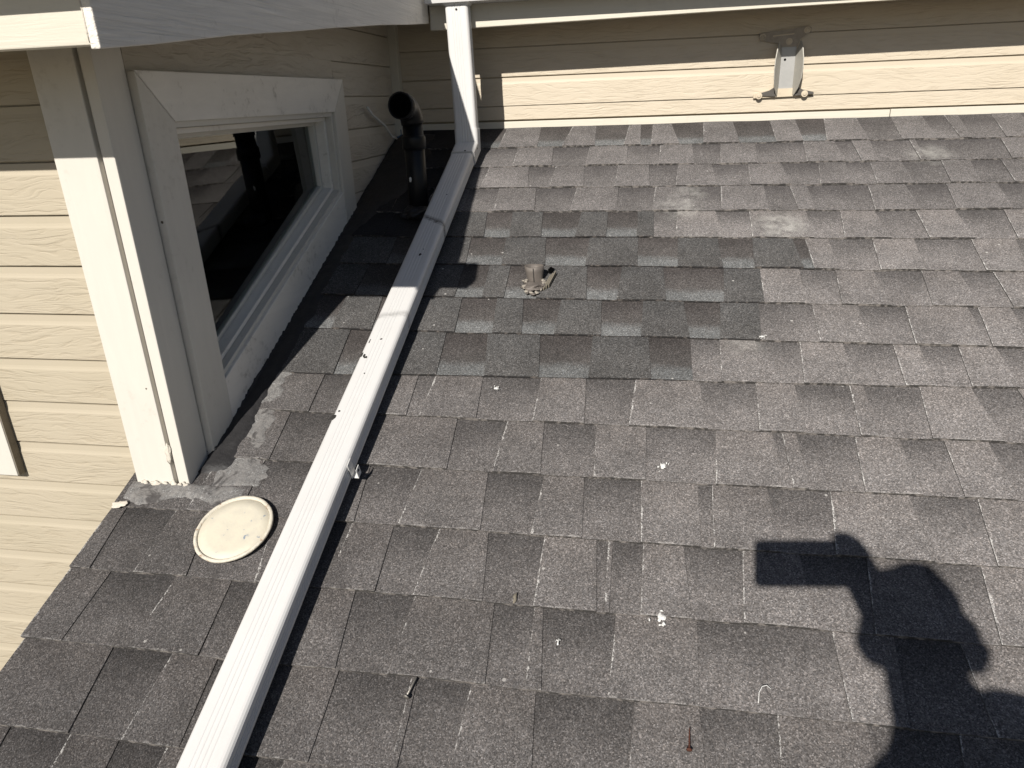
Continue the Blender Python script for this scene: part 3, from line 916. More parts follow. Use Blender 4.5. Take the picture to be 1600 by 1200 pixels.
def frame_ring(name, x0, x1, inset, width, mat, zshift=0.0, bevel=0.0012):
    """four members following the opening, inset from the trim's inner edge"""
    a, b = il + inset, ir - inset
    tz = it - inset
    lo = lambda y: zi(y) + inset + zshift
    w = width
    first = prism(name, [(x0, a, tz), (x0, b, tz), (x0, b, tz - w), (x0, a, tz - w)], (x1 - x0, 0, 0), mat, win, bevel)
    prism(name, [(x0, a, tz - w), (x0, a + w, tz - w), (x0, a + w, lo(a + w)), (x0, a, lo(a))], (x1 - x0, 0, 0), mat, win, bevel)
    prism(name, [(x0, b - w, tz - w), (x0, b, tz - w), (x0, b, lo(b)), (x0, b - w, lo(b - w))], (x1 - x0, 0, 0), mat, win, bevel)
    prism(name, [(x0, a + w, lo(a + w)), (x0, b - w, lo(b - w)), (x0, b - w, lo(b - w) + w), (x0, a + w, lo(a + w) + w)], (x1 - x0, 0, 0), mat, win, bevel)
    return first


frame_ring('jamb', -0.100, -0.012, -0.0005, 0.012, M['post'])
frame_ring('stop', -0.058, -0.030, 0.0125, 0.011, M['trim_y'])
sash = frame_ring('sash', -0.100, -0.0585, 0.0122, 0.022, M['post'])
for xo in (-0.0700, -0.0840):                 # double glazing, leaning in a little at the top
    lean = lambda z: xo - 0.034 * (z - 0.42)
    prism('pane', [(lean(z), y, z) for y, z in ((il + 0.012, it - 0.012), (ir - 0.012, it - 0.012), (ir - 0.012, zi(ir) + 0.004), (il + 0.012, zi(il) + 0.004))], (0.0025, 0, 0), M['glass'], sash)
V = []; F = []
ng = 160
for j in range(ng + 1):
    y = yl + 0.002 + (yr - yl - 0.004) * j / ng
    up = 0.010 + 0.007 * noise.noise(Vector((y * 9, 1.1, 0))) + 0.006 * noise.noise(Vector((y * 90, 2.1, 0))) + 0.004 * noise.noise(Vector((y * 230, 3.1, 0)))
    up = max(0.0005, up)
    z0 = TP * y
    V += [(XT1 + 0.007, y, z0), (XT1 + 0.0035, y, z0 + 0.006 + up * 0.6), (XT1 + 0.0012, y, z0 + 0.008 + up), (XT1 - 0.002, y, z0 + 0.0085 + up)]
for j in range(ng):
    for k in range(3):
        F.append((j * 4 + k, j * 4 + k + 1, j * 4 + 5 + k, j * 4 + 4 + k))
pydata('sealant_bead', V, F, M['tar'], win, True)
# the dark room behind the glass
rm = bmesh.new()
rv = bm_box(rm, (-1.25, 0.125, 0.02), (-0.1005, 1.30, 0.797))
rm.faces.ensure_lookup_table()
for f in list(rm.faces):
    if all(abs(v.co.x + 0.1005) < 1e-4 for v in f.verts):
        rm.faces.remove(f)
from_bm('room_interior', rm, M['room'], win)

# ------------------------------------------------------------------ dormer eave: fascia boards, soffit, roof
dorm = tag(empty('dormer_eave', (0.1, 0.5, 0.85)), 'off-white fascia boards and eave of the dormer above the window', 'eave')
DS = 0.0980                                   # slope of the dormer roof
YC = -0.235
ze = lambda y: 0.803 + DS * (y - YC)
# side fascia, slightly bowed
nb = 14
V = []; F = []
XF0, XF1 = 0.1665, 0.1805
for j in range(nb + 1):
    y = YC + (1.352 - YC) * j / nb
    bow = 0.006 * math.sin(math.pi * j / nb) + 0.002 * noise.noise(Vector((y * 4, 0, 0)))
    z0, z1 = ze(y) + bow, ze(y) + 0.145
    V += [(XF0, y, z0), (XF1, y, z0), (XF1, y, z1), (XF0, y, z1)]
for j in range(nb):
    for k in range(4):
        k2 = (k + 1) % 4
        F.append((j * 4 + k, j * 4 + k2, j * 4 + 4 + k2, j * 4 + 4 + k))
F.append((0, 1, 2, 3)); F.append(tuple(nb * 4 + k for k in (3, 2, 1, 0)))
fo = pydata('side_fascia', V, F, M['fascia_y'], dorm)
bv = fo.modifiers.new('edge', 'BEVEL'); bv.width = 0.0018; bv.segments = 2
box('front_fascia', (-1.75, YC + 0.004, 0.8085), (0.1655, YC + 0.030, 0.945), M['fascia_x'], dorm, 0.002)
lump('caulk', (0.1662, YC + 0.002, 0.845), (0.0020, 0.003, 0.035), M['plaster'], dorm, 3.0, 2, 0.8)
prism('soffit', [(-1.7, YC + 0.03, 0.856), (XF0, YC + 0.03, 0.856), (XF0, 1.40, ze(1.40) + 0.045), (-1.7, 1.40, ze(1.40) + 0.045)], (0, 0, 0.012), M['soffit'], dorm)
prism('roof_slab', [(-1.75, YC - 0.01, ze(YC) + 0.1465), (XF1 + 0.004, YC - 0.01, ze(YC) + 0.1465), (XF1 + 0.004, 1.9, ze(1.9) + 0.1465), (-1.75, 1.9, ze(1.9) + 0.1465)], (0, 0, 0.02), M['edge_dark'], dorm)

# gutter along the dormer front (out of the picture, throws the corner shadow on the roof)
gp = [(0.0, 0.0), (-0.075, 0.0), (-0.082, 0.025), (-0.112, 0.060), (-0.118, 0.095), (-0.112, 0.095), (-0.106, 0.062), (-0.078, 0.028), (-0.072, 0.005), (-0.003, 0.005), (-0.003, 0.095), (0.0, 0.095)]
g1 = prism('eave_gutter', [(-1.75, YC + 0.003 + y * 0.95, 0.897 + z * 0.75) for y, z in gp], (1.985, 0, 0), M['gutter'])
tag(g1, 'white metal gutter along the front eave above the sunlit siding', 'gutter')
gend = prism('end_cap', [(0.2352, YC + 0.003 + y * 0.95, 0.897 + z * 0.75) for y, z in ((0, 0), (-0.075, 0), (-0.082, 0.025), (-0.112, 0.06), (-0.118, 0.095), (0, 0.095))], (0.002, 0, 0), M['gutter'], g1)

# ------------------------------------------------------------------ long eave above the back wall
eave = tag(empty('main_eave', (1.8, 1.4, 0.95)), 'long pale fascia and soffit of the main roof above the back wall', 'eave')
YE = 1.36
prism('fascia', [(0.182, YE, 0.939), (1.25, YE, 0.951), (2.1, YE, 0.957), (3.5, YE, 0.962), (3.5, YE, 1.17), (0.182, YE, 1.17)], (0, 0.028, 0), M['fascia_x'], eave, 0.0025)
box('soffit', (0.1, YE + 0.029, 0.985), (3.5, YB + 0.03, 0.997), M['soffit'], eave)
prism('roof_slab', [(-0.4, YE - 0.02, 1.172), (3.6, YE - 0.02, 1.172), (3.6, 4.5, 2.43), (-0.4, 4.5, 2.43)], (0, 0, 0.025), M['edge_dark'], eave)
g2 = prism('roof_gutter', [(0.19, YE - 0.001 + y, 1.009 + z) for y, z in gp], (3.3, 0, 0), M['gutter'])
tag(g2, 'white metal gutter feeding the downspout along the main eave', 'gutter')

# ------------------------------------------------------------------ downspout
spout = tag(empty('downspout', (0.294, 0.0, 0.02)), 'white ribbed aluminium downspout lying on the shingles beside the window', 'downspout')


def spout_profile(w, h, r, grow=0.0):
    """closed outline, a = across, b = out of the wide face; shallow ribs on every side"""
    w += grow; h += grow
    pts = []
    def corner(cx, cy, a0):
        for k in range(5):
            q = a0 + math.pi / 2 * k / 4
            pts.append((cx + r * math.cos(q), cy + r * math.sin(q)))
    def ribs(p, q, nrm, cnt, frac, depth):
        L = (Vector(q) - Vector(p))
        step = frac / cnt
        for k in range(cnt):
            c = 0.5 + (k - (cnt - 1) / 2) * step
            for dt, dd in ((-0.30, 0), (-0.12, depth), (0.12, depth), (0.30, 0)):
                t = c + dt * step
                pt = Vector(p) + L * t - Vector(nrm) * dd
                pts.append((pt.x, pt.y))
    hw, hh = w / 2, h / 2
    corner(hw - r, hh - r, 0)                                   # right top
    ribs((hw - r, hh), (-hw + r, hh), (0, 1), 4, 0.62, 0.0007)  # wide outer face
    corner(-hw + r, hh - r, math.pi / 2)
    ribs((-hw, hh - r), (-hw, -hh + r), (-1, 0), 3, 0.75, 0.0018)
    corner(-hw + r, -hh + r, math.pi)
    corner(hw - r, -hh + r, 1.5 * math.pi)
    ribs((hw, -hh + r), (hw, hh - r), (1, 0), 3, 0.75, 0.0018)
    return pts


PW, PH = 0.0745, 0.047
prof = spout_profile(PW, PH, 0.0105)
profg = spout_profile(PW, PH, 0.0105, 0.0045)
AX = Vector((1, 0, 0))
TOP_OFF = 0.071                                # the wide face stands this far off the deck
cc = TOP_OFF - PH / 2


def ring(p, b, pr, k=1.0, ax=AX):
    return [Vector(p) + ax * q[0] + Vector(b) * (q[1] * k) for q in pr]


YV = 1.300 + PH / 2                            # axis of the upright length
# mitre point of the two axes
sM = YV / CP
mid = Vector((0.2945, YV, 0)); mid.z = (YV * SP + cc) / CP + 0.0
b_v, b_r = Vector((0, -1, 0)), NRM
bis = (b_v + b_r).normalized(); kb = 1.0 / bis.dot(b_r)
rings = [ring(on_roof(0.2935, s, cc), b_r, prof) for s in (-2.7, -1.0, -0.3, 0.2, 0.7, 1.1, sM - 0.075)]
sloping = loft('sloping_pipe', rings, M['spout'], spout, False, True)
rings = [ring((0.2845, YV, 1.045), b_v, prof), ring((0.290, YV, 0.82), b_v, prof), ring((0.2942, YV, mid.z + 0.02), b_v, prof)]
upright = loft('upright_pipe', rings, M['spout'], spout, False, True)
d_up = Vector((0, 0, 1))
rings = [ring(mid + d_up * 0.060, b_v, profg), ring(mid + d_up * 0.010, b_v, profg),
         ring(mid, bis, profg, kb), ring(mid - UPS * 0.010 , b_r, profg), ring(mid - UPS * 0.085, b_r, profg)]
elbow = loft('elbow', rings, M['spout'], spout, False, True)
rings = [ring((0.2845, YV, 1.05), b_v, spout_profile(0.118, 0.075, 0.012)), ring((0.2845, YV, 1.018), b_v, spout_profile(0.110, 0.07, 0.012)), ring((0.2846, YV, 1.002), b_v, spout_profile(PW, PH, 0.0105, 0.004))]
loft('outlet', rings, M['gutter'], spout, False, True)
for (p, nn, own) in (((0.2862, 1.2995, 0.990), (0, -1, 0), upright), (tuple(on_roof(0.3035, sM - 0.062, TOP_OFF + 0.0016)), tuple(NRM), elbow), ((0.3325, 1.29, 0.575), (1, 0, 0), elbow)):
    lathe('screw_head', [(0.0, 0.0022), (0.0022, 0.002), (0.0034, 0.0006), (0.0034, -0.001)], p, nn, M['grime'], own, 12)
# clip on the flank
xs_ = 0.2935 + PW / 2
cl = bmesh.new()
def slab(bm, o, a, b, c):
    o, a, b, c = map(Vector, (o, a, b, c))
    vs = [bm.verts.new(o + a * i + b * j + c * k) for k in (0, 1) for j in (0, 1) for i in (0, 1)]
    for f in ((0, 2, 3, 1), (4, 5, 7, 6), (0, 1, 5, 4), (2, 6, 7, 3), (0, 4, 6, 2), (1, 3, 7, 5)):
        bm.faces.new([vs[i] for i in f])
slab(cl, on_roof(xs_ + 0.0004, 0.028, 0.030), AX * 0.0016, UPS * 0.020, NRM * 0.040)
slab(cl, on_roof(xs_ + 0.0022, 0.030, 0.030), AX * 0.013, UPS * 0.016, NRM * 0.0018)
slab(cl, on_roof(xs_ + 0.0136, 0.030, 0.0320), AX * 0.0016, UPS * 0.016, NRM * 0.022)
clip_o = from_bm('strap_clip', cl, M['gutter'], spout, bevel=0.0005, segs=1)
lathe('screw_hole', [(0, 0.0006), (0.003, 0.0004)], tuple(on_roof(xs_ + 0.0155, 0.038, 0.046)), (1, 0, 0), M['hole'], clip_o, 10)


for j, (x, s, rx, rs) in enumerate([(0.274, 0.343, .006, .004), (0.2685, 0.348, .0035, .007), (0.262, 0.352, .002, .009), (0.268, 0.172, .0035, .003), (0.261, 0.155, .006, .008), (0.299, 0.760, .004, .006), (0.302, 0.785, .002, .002), (0.292, 0.408, .003, .003), (0.2665, 0.40, .0015, .009), (0.303, 1.08, .002, .003), (0.287, 0.29, .0018, .002)]):
    chip('paint_chip', on_roof(x, s, TOP_OFF), AX, UPS, (rx, rs), M['grime'], sloping, j * 1.7, h=0.0004, up=NRM)

# ------------------------------------------------------------------ black vent pipe
vent = tag(empty('vent_pipe', (0.197, 1.03, 0.41)), 'black plastic vent pipe with open elbow in the shade behind the downspout', 'pipe')
VX, VY = 0.198, 1.03
vpipe = tube('pipe', [(VX, VY, 0.33), (VX, VY, 0.668)], [0.0305, 0.0305], M['black_plastic'], vent, 28)
lathe('coupling', [(0.0306, -0.002), (0.0355, 0.0), (0.0360, 0.030), (0.0340, 0.036), (0.0306, 0.037)], (VX, VY, 0.595), (0, 0, 1), M['black_plastic'], vent, 28)
pth = []; rad = []
for k in range(9):
    q = math.pi / 2 * k / 8
    pth.append((VX - 0.004 * math.sin(q), VY - 0.040 * (1 - math.cos(q)), 0.665 + 0.048 * math.sin(q))); rad.append(0.0335)
pth += [(VX - 0.0045, VY - 0.050, 0.7135), (VX - 0.0045, VY - 0.054, 0.714), (VX - 0.006, VY - 0.082, 0.717)]; rad += [0.0335, 0.0375, 0.0375]
velb = tube('elbow', pth, rad, M['black_plastic'], vent, 28)
ax = (Vector(pth[-1]) - Vector(pth[-2])).normalized()
lathe('rim', [(0.0376, -0.004), (0.0376, 0.0012), (0.0330, 0.0012), (0.0325, -0.001)], pth[-1], tuple(ax), M['black_plastic'], velb, 28)
lathe('opening', [(0.0, 0.0009), (0.0330, 0.0009)], pth[-1], tuple(ax), M['hole'], velb, 28)
lump('tar_collar', (VX + 0.002, VY - 0.02, 0.408), (0.052, 0.062, 0.020), M['tar'], vent, 8.0, 4, 0.45)
chip('paint_chip', (VX - 0.012, VY - 0.0302, 0.508), (1, 0, 0), (0, 0, 1), (0.0045, 0.008), M['dropping'], vpipe, 3.3, h=0.0006, up=Vector((-0.3, -1, 0)).normalized())

# ------------------------------------------------------------------ stub of a lead pipe in the repaired shingles
M['putty'] = mat_plain('dusty_putty', (0.36, 0.325, 0.275), 0.9, bump=0.9, scale=150, var=0.75)
stub = tag(empty('pipe_stub', (0.606, 0.675, 0.27)), 'short split grey lead pipe stub sealed into the dark repaired shingles', 'pipe')
V = []; F = []
ns, nr = 26, 7
for j in range(nr):
    t = j / (nr - 1)
    for k in range(ns):
        q = 2 * math.pi * k / ns
        r = 0.0150 + 0.0105 * t + 0.0012 * noise.noise(Vector((math.cos(q) * 2, math.sin(q) * 2, t * 3)))
        crush = 0.0045 * math.exp(-((q - 5.2) ** 2) * 6) * (1 - t)
        V.append(Vector((0.606 + 0.004 * (1 - t) + (r - crush) * math.cos(q), 0.676 + (r - crush) * math.sin(q) * 0.95, 0.240 + 0.078 * t + (0.003 * noise.noise(Vector((q, 3, 1))) if j == nr - 1 else 0))))
for j in range(nr - 1):
    for k in range(ns):
        k2 = (k + 1) % ns
        F.append((j * ns + k, j * ns + k2, (j + 1) * ns + k2, (j + 1) * ns + k))
so = pydata('lead_sleeve', V, F, M['lead'], stub, True)
sol = so.modifiers.new('thick', 'SOLIDIFY'); sol.thickness = 0.0022
tube('seam', [(0.6085, 0.6592, 0.262), (0.6075, 0.6545, 0.290), (0.607, 0.6505, 0.316)], 0.0012, M['grime'], stub, 6)
lathe('hollow', [(0, 0.0), (0.021, 0.0)], (0.607, 0.676, 0.296), (0, 0, 1), M['hole'], stub, 20)
chip('hollow', on_roof(0.6455, 0.775, 0.013), AX, UPS, (0.007, 0.013), M['hole'], stub, 2.2, up=NRM)
lump('putty_base', on_roof(0.609, 0.708, 0.008), (0.030, 0.034, 0.011), M['lead'], stub, 12.0, 4, 0.35)
pr = random.Random(8)
for j in range(34):
    q = math.radians(pr.uniform(140, 390))
    k = pr.uniform(0.80, 1.12)
    c = on_roof(0.609 + 0.026 * math.cos(q) * k, 0.708 + 0.040 * math.sin(q) * k, 0.0125 + pr.uniform(0, 0.004))
    lump('sealant', c, (pr.uniform(.003, .008), pr.uniform(.003, .008), pr.uniform(.002, .004)), M['putty'] if j % 3 else M['lead'], stub, j * 2.7, 2, 0.8)
for j in range(3):
    x = 0.634 + 0.006 * j
    slab_bm = bmesh.new()
    slab(slab_bm, on_roof(x, 0.685 + 0.006 * j, 0.011), (AX * 0.0035), (UPS * 0.060 + AX * 0.012), NRM * (0.007 + 0.002 * j))
    from_bm('splinter', slab_bm, M['wood'], stub, bevel=0.0006, segs=1)

# ------------------------------------------------------------------ steel anchor on the back wall
anch = tag(empty('wall_anchor', (1.32, 1.55, 0.7)), 'painted steel bracket with two fins bolted to the back wall', 'bracket')
ya = YB - 0.0012
def plate(name, pts, th, mat, y=ya, bevel=0.0012, own=None):
    return prism(name, [(x, y, z) for x, z in pts], (0, -th, 0), mat, own or anch, bevel)
M['anchor'] = mat_paint('weathered_bracket_paint', (0.60, 0.51, 0.385), (5, 5, 5), 0.1, 0.45, 0.5, speck=0.5)
M['bracket_top'] = mat_plain('dirty_bracket_paint', (0.36, 0.31, 0.25), 0.6, 0.0, 0.4, 90, 0.5)
M['gusset_shade'] = mat_plain('painted_gusset_shade', (0.09, 0.08, 0.07), 0.7, 0.0, 0.3, 90, 0.4)  # self-shadow of the gussets put into their colour
back_pl = plate('back_plate', [(1.314, 0.712), (1.362, 0.712), (1.360, 0.862), (1.312, 0.862)], 0.0035, M['steel'])
top_fl = plate('top_flange', [(1.308, 0.850), (1.300, 0.862), (1.262, 0.868), (1.240, 0.878), (1.240, 0.892), (1.252, 0.896), (1.330, 0.901), (1.386, 0.909), (1.399, 0.905), (1.399, 0.890), (1.384, 0.883), (1.366, 0.872), (1.362, 0.850)], 0.0075, M['bracket_top'])
bot_fl = plate('bottom_flange', [(1.236, 0.696), (1.412, 0.699), (1.410, 0.712), (1.388, 0.722), (1.368, 0.724), (1.308, 0.724), (1.290, 0.722), (1.262, 0.716), (1.236, 0.709)], 0.0065, M['anchor'])
plate('pressed_rib', [(1.282, 0.882), (1.348, 0.886), (1.348, 0.890), (1.282, 0.886)], 0.0020, M['anchor'], ya - 0.0076, 0.0006, top_fl)
M['fin'] = mat_plain('chalky_grey_steel', (0.44, 0.42, 0.37), 0.5, 0.2, 0.15, 90, 0.2)
for x, lean in ((1.312, -0.022), (1.3585, 0.016)):
    pts = [(0.0, 0.706), (-0.010, 0.702), (-0.030, 0.722), (-0.045, 0.752), (-0.050, 0.785), (-0.047, 0.815), (-0.038, 0.842), (-0.026, 0.866), (-0.018, 0.862), (-0.010, 0.846), (0.0, 0.836)]
    bm = bmesh.new()
    A = []; B = []
    for dy, z in pts:
        xx = x + lean * (-dy / 0.045)
        A.append(bm.verts.new((xx, ya - 0.003 + dy, z))); B.append(bm.verts.new((xx + 0.0028, ya - 0.003 + dy, z)))
    bm.faces.new(A); bm.faces.new(B[::-1])
    for k in range(len(pts)):
        k2 = (k + 1) % len(pts)
        bm.faces.new([A[k], A[k2], B[k2], B[k]])
    from_bm('fin', bm, M['fin'], anch, bevel=0.0007, segs=1)
for sx, x0 in ((-1, 1.306), (1, 1.368)):      # curved gusset from each fin down to the flange, self-shadow painted dark
    prism('gusset', [(x0, ya - 0.006, 0.738), (x0 + sx * 0.006, ya - 0.006, 0.727), (x0 + sx * 0.022, ya - 0.006, 0.718), (x0 + sx * 0.058, ya - 0.006, 0.710), (x0 + sx * 0.060, ya - 0.006, 0.704), (x0, ya - 0.006, 0.700)], (0, -0.006, 0), M['gusset_shade'], anch, 0.0008)
for (x, z, y0) in ((1.250, 0.882, 0.0075), (1.387, 0.897, 0.0075), (1.334, 0.866, 0.0075), (1.253, 0.7035, 0.0125), (1.398, 0.7055, 0.0125)):
    lathe('bolt', [(0, 0.0042), (0.0045, 0.0042), (0.0055, 0.0034), (0.0060, 0.0030), (0.0060, 0.0014), (0.0105, 0.0012), (0.0105, -0.001)], (x, ya - y0, z), (0, -1, 0), M['anchor'], top_fl if z > 0.8 else bot_fl, 14, smooth=False)
lathe('bolt_hole', [(0, 0.0004), (0.004, 0.0003)], (1.327, ya - 0.0036, 0.812), (0, -1, 0), M['hole'], back_pl, 12)

# ------------------------------------------------------------------ paint tin lid lying on the roof
lid = tag(empty('paint_tin_lid', tuple(on_roof(0.13, -0.098, 0.012))), 'round cream paint tin lid with flaking rusty rim lying beside the downspout', 'lid')
la = (NRM + Vector((-0.035, 0.0, 0))).normalized()
lo = on_roof(0.129, -0.0955, 0.014)
lathe('disc', [(0.0, 0.0035), (0.050, 0.0032), (0.0682, 0.0030), (0.0692, 0.0005)], lo, la, M['lid'], lid, 64)
lathe('rim', [(0.0690, 0.0005), (0.0700, 0.0048), (0.0715, 0.0056), (0.0752, 0.0054), (0.0765, 0.0040), (0.0765, 0.0010), (0.0745, -0.0005)], lo, la, M['lid_rim'], lid, 72, wob=0.012)

# ------------------------------------------------------------------ small things left on the shingles
nail = tag(empty('roofing_nail', tuple(on_roof(0.545, -0.37, 0.01))), 'loose galvanised roofing nail lying near the bottom of the picture', 'nail')
n0, n1 = on_roof(0.5455, -0.375, 0.0165), on_roof(0.553, -0.340, 0.0125)
tube('shank', [n0, n0.lerp(n1, 0.9), n1], [0.0017, 0.0016, 0.0003], M['nail'], nail, 10)
lathe('head', [(0, 0.0012), (0.0048, 0.0009), (0.0050, -0.0004), (0, -0.0006)], n0, (n0 - n1), M['nail'], nail, 16)
scr = tag(empty('rusty_screw', tuple(on_roof(0.97, -0.395, 0.01))), 'rusty brown screw lying on the shingles left of the shadow', 'screw')
n0, n1 = on_roof(0.968, -0.404, 0.0150), on_roof(0.9695, -0.373, 0.0132)
pp = []; rr = []
for k in range(25):
    pp.append(n0.lerp(n1, k / 24)); rr.append((0.0016 if k % 2 else 0.0010) * (1 - 0.6 * (k / 24) ** 3))
tube('shank', pp, rr, M['rust'], scr, 10)
lathe('head', [(0, 0.0018), (0.0034, 0.0014), (0.0044, 0.0), (0.0018, -0.0028)], n0, (n0 - n1), M['rust'], scr, 14)
for j, (x, s, r, lab) in enumerate([(0.571, 0.317, (0.007, 0.006), 'white bird dropping on shingles right of the downspout, at picture centre'),
                                    (0.934, 0.118, (0.009, 0.008), 'white bird dropping in the middle of the open shingles, above the shadow'),
                                    (0.929, -0.203, (0.009, 0.012), 'white bird dropping on shingles left of the shadow of the phone'),
                                    (1.157, 0.515, (0.005, 0.006), 'small white bird dropping at the right end of the dark repaired strip'),
                                    (0.768, -0.262, (0.0025, 0.007), 'thin white bird dropping beside the small filler shingle near the bottom')]):
    dr = random.Random(j + 40)
    V = []; F = []
    spots = [(0, 0, r[0] * 0.62, r[1] * 0.62)] + [(dr.gauss(0, r[0] * 0.75), dr.gauss(0, r[1] * 0.75), r[0] * dr.uniform(.10, .34), r[1] * dr.uniform(.10, .34)) for _ in range(9)]
    for q, (dx, ds, ra, rb) in enumerate(spots):
        t = chip('bird_dropping', on_roof(x + dx, s + ds, 0.0118), AX, UPS, (ra, rb), M['dropping'], None, 4.1 + j * 2.3 + q, 16, 0.8, 0.0012, up=NRM)
        o0 = len(V)
        V += [v.co.copy() for v in t.data.vertices]; F += [tuple(i + o0 for i in p.vertices) for p in t.data.polygons]
        bpy.data.objects.remove(t)
    o = pydata('bird_dropping', V, F, M['dropping'], None, True, recalc=False)
    tag(o, lab, 'dropping', 'bird droppings on the shingles')
tube_o = tube('wire_loop', [on_roof(1.069, -0.327, 0.0125), on_roof(1.071, -0.312, 0.015), on_roof(1.076, -0.303, 0.016), on_roof(1.083, -0.300, 0.015), on_roof(1.089, -0.304, 0.0125)], 0.0006, M['dropping'], None, 6)
tag(tube_o, 'thin pale curved wire lying on shingles just left of the body shadow', 'wire')
leaf = chip('dry_leaf_scrap', on_roof(0.688, -0.190, 0.0128), AX, UPS, (0.004, 0.009), M['wood'], None, 9.9, 16, 0.7, 0.002, up=NRM)
tag(leaf, 'small tan scrap on the edge of a shingle right of the downspout', 'scrap')
cable = tag(empty('cable_end', (-0.01, 1.35, 0.6)), 'cut white cable hanging on the shaded siding by the vent pipe', 'cable')
tube('cable', [(-0.008, 1.215, 0.715), (-0.004, 1.25, 0.690), (0.002, 1.34, 0.655), (0.004, 1.40, 0.615), (0.010, 1.43, 0.607)], 0.004, M['dropping'], cable, 10)
tube('wire_core', [(0.010, 1.43, 0.607), (0.022, 1.45, 0.618), (0.018, 1.462, 0.635)], 0.0017, mat_plain('blue_wire', (0.06, 0.14, 0.24), 0.5), cable, 8)

# ------------------------------------------------------------------ the house below the roof
base = box('lower_house_wall', (0.05, -2.2, -3.4), (3.3, 1.5, -1.05), M['siding_x'])
tag(base, 'plain wall of the storey below the shingle roof', 'wall')

# ------------------------------------------------------------------ the photographer, seen only as a shadow
P0 = CAM - CF * 0.006
phone = tag(empty('phone', tuple(P0)), 'black phone held level in front of the person taking the picture', 'phone')
M['phone'] = mat_plain('black_phone', (0.015, 0.015, 0.017), 0.3)
LX, LY, PL, PWD = 0.020, 0.017, 0.162, 0.078
def ph(u, v, f): return CAM + CR * u + CD * v + CF * f
def rounded(u0, v0, u1, v1, r):
    out = []
    for cx, cy, a0 in ((u1 - r, v1 - r, 0), (u0 + r, v1 - r, 90), (u0 + r, v0 + r, 180), (u1 - r, v0 + r, 270)):
        for k in range(5):
            q = math.radians(a0 + 22.5 * k)
            out.append((cx + r * math.cos(q), cy + r * math.sin(q)))
    return out
ol = rounded(-LX, -LY, PL - LX, PWD - LY, 0.010)
pbody = loft('body', [[ph(u, v, -0.0030) for u, v in ol], [ph(u, v, -0.0110) for u, v in ol]], M['phone'], phone, False)
ol2 = rounded(-LX + .003, -LY + .003, PL - LX - .003, PWD - LY - .003, 0.008)
loft('screen', [[ph(u, v, -0.0112) for u, v in ol2], [ph(u, v, -0.0118) for u, v in ol2]], M['phone'], phone, False)
lathe('lens', [(0.0, 0.0), (0.007, 0.0), (0.0072, -0.0008)], ph(0, 0, -0.0020), tuple(CF), M['hole'], pbody, 24)

M['skin'] = mat_plain('skin', (0.45, 0.28, 0.20), 0.5, var=0.08)
M['cloth'] = mat_plain('dark_clothing', (0.06, 0.07, 0.10), 0.85, bump=0.1, var=0.2)
M['hair'] = mat_plain('dark_hair', (0.03, 0.022, 0.016), 0.6, bump=0.5, scale=200)
bm = bmesh.new()
sk = bm.verts.layers.skin.verify()
def sv(p, r, prev=None, root=False):
    v = bm.verts.new(p); v[sk].radius = (r, r) if not isinstance(r, tuple) else r
    v[sk].use_root = root
    if prev is not None: bm.edges.new((prev, v))
    return v
gz = lambda y: TP * y + 0.012
pel = sv((1.045, -1.72, 0.17), 0.135, None, True)
sp1 = sv((1.045, -1.72, 0.40), 0.125, pel)
sp2 = sv((1.042, -1.69, 0.58), 0.135, sp1)
nb_ = sv((1.038, -1.655, 0.725), 0.075, sp2)
nk = sv((1.037, -1.625, 0.785), 0.064, nb_)
jaw = sv((1.036, -1.595, 0.840), 0.066, nk)
hd = sv((1.036, -1.592, 0.892), 0.092, jaw)
sv((1.022, -1.600, 0.950), 0.062, hd)
sv((1.036, -1.480, 0.872), 0.012, sv((1.036, -1.515, 0.882), 0.018, hd))
for sgn in (-1, 1):
    sv((1.032 + sgn * 0.092, -1.605, 0.850), 0.022, sv((1.032 + sgn * 0.074, -1.600, 0.858), 0.030, hd))
    hip = sv((1.045 + sgn * 0.09, -1.72, 0.10), 0.092, pel)
    kn = sv((1.045 + sgn * 0.105, -1.68, -0.25), 0.058, hip)
    an = sv((1.045 + sgn * 0.115, -1.70, gz(-1.70) + 0.075), 0.040, kn)
    he = sv((1.045 + sgn * 0.118, -1.70, gz(-1.70) + 0.036), 0.036, an)
    sv((1.045 + sgn * 0.135, -1.52, gz(-1.52) + 0.028), 0.028, sv((1.045 + sgn * 0.125, -1.60, gz(-1.60) + 0.034), 0.036, he))
shr = sv((1.172, -1.560, 0.738), 0.084, sp2)
elr = sv((1.205, -1.44, 0.530), 0.052, shr)
wr = ph(0.150, 0.075, -0.095)
wrr = sv(wr, 0.036, elr)
palm = sv(ph(0.142, 0.035, -0.045), 0.034, wrr)
kn0 = sv(ph(0.150, 0.012, -0.030), 0.027, palm)
def finger(pts, r0, frm):
    pv = frm
    for k, q in enumerate(pts):
        pv = sv(q, r0 * (1 - 0.14 * k), pv)
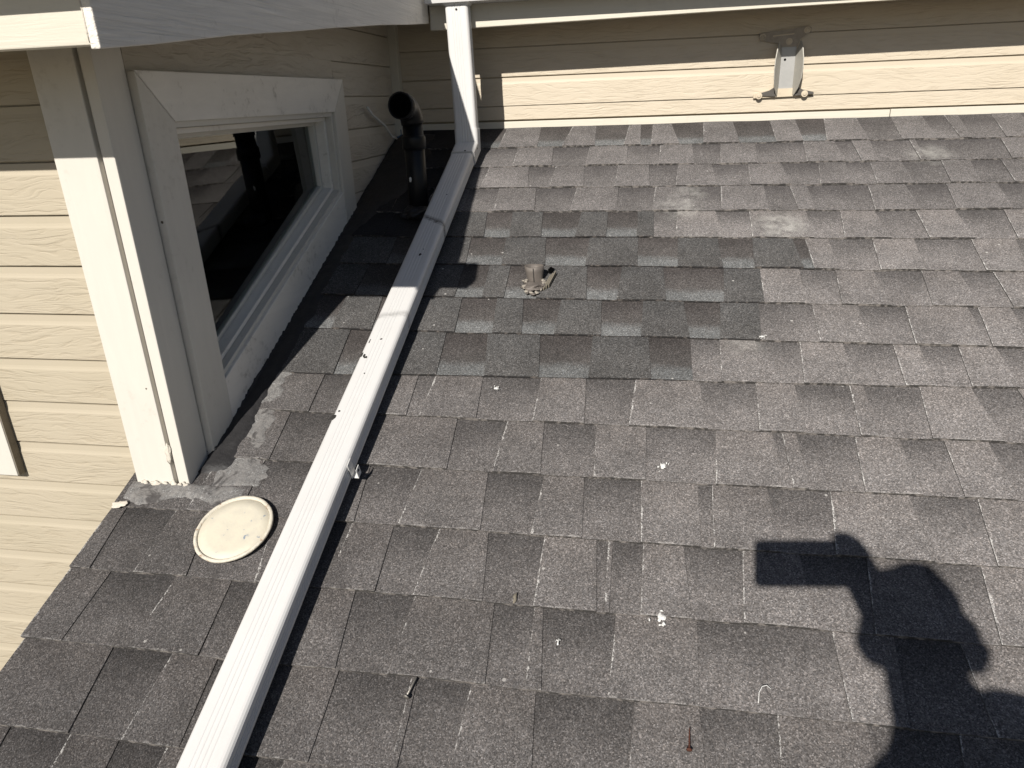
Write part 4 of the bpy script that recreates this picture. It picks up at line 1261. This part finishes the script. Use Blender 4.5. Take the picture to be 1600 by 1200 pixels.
# four fingers round the back of the phone, index over its top edge, thumb on the screen side
finger([ph(0.152, -0.010, -0.020), ph(0.140, -0.022, -0.010), ph(0.118, -0.020, 0.004)], 0.0125, kn0)
finger([ph(0.156, 0.004, -0.012), ph(0.146, 0.002, 0.008), ph(0.120, 0.004, 0.010)], 0.0095, kn0)
finger([ph(0.157, 0.022, -0.012), ph(0.148, 0.022, 0.008), ph(0.122, 0.022, 0.010)], 0.0090, kn0)
finger([ph(0.155, 0.042, -0.014), ph(0.147, 0.042, 0.007), ph(0.126, 0.042, 0.009)], 0.0085, palm)
finger([ph(0.122, 0.040, -0.034), ph(0.108, 0.030, -0.024), ph(0.096, 0.024, -0.022)], 0.0105, palm)
shl = sv((0.915, -1.68, 0.655), 0.060, sp2)
ell = sv((0.870, -1.71, 0.390), 0.044, shl)
wrl = sv((0.880, -1.58, 0.190), 0.028, ell)
pll = sv((0.885, -1.55, 0.130), 0.026, wrl)
for k in range(4):
    x = 0.868 + 0.018 * (k % 2) ; y = -1.565 + 0.018 * k
    finger([(x, y, 0.082), (x + 0.004, y + 0.004, 0.050 + 0.004 * abs(k - 1)), (x + 0.010, y + 0.004, 0.030 + 0.006 * abs(k - 1))], 0.0090, pll)
finger([(0.905, -1.515, 0.105), (0.912, -1.505, 0.080)], 0.0105, pll)
me = bpy.data.meshes.new('person')
bm.to_mesh(me); bm.free()
person = link_mesh('person', me, M['cloth'])
tag(person, 'person in dark clothes standing on the roof, holding up a phone, shown by shadow', 'person')
md = person.modifiers.new('skin', 'SKIN'); md.use_smooth_shade = True
md2 = person.modifiers.new('smooth', 'SUBSURF'); md2.levels = 2; md2.render_levels = 2
def child_lump(name, c, r, mat, seed, amp=0.08):
    return lump(name, c, r, mat, person, seed, 3, amp)
child_lump('hair', (1.022, -1.612, 0.922), (0.078, 0.090, 0.078), M['hair'], 3.0, 0.16)
for sgn in (-1, 1):
    child_lump('eye', (1.036 + sgn * 0.032, -1.516, 0.902), (0.011, 0.007, 0.008), M['dropping'], 1.0, 0.0)
child_lump('mouth', (1.036, -1.528, 0.842), (0.022, 0.006, 0.006), M['rust'], 2.0, 0.0)
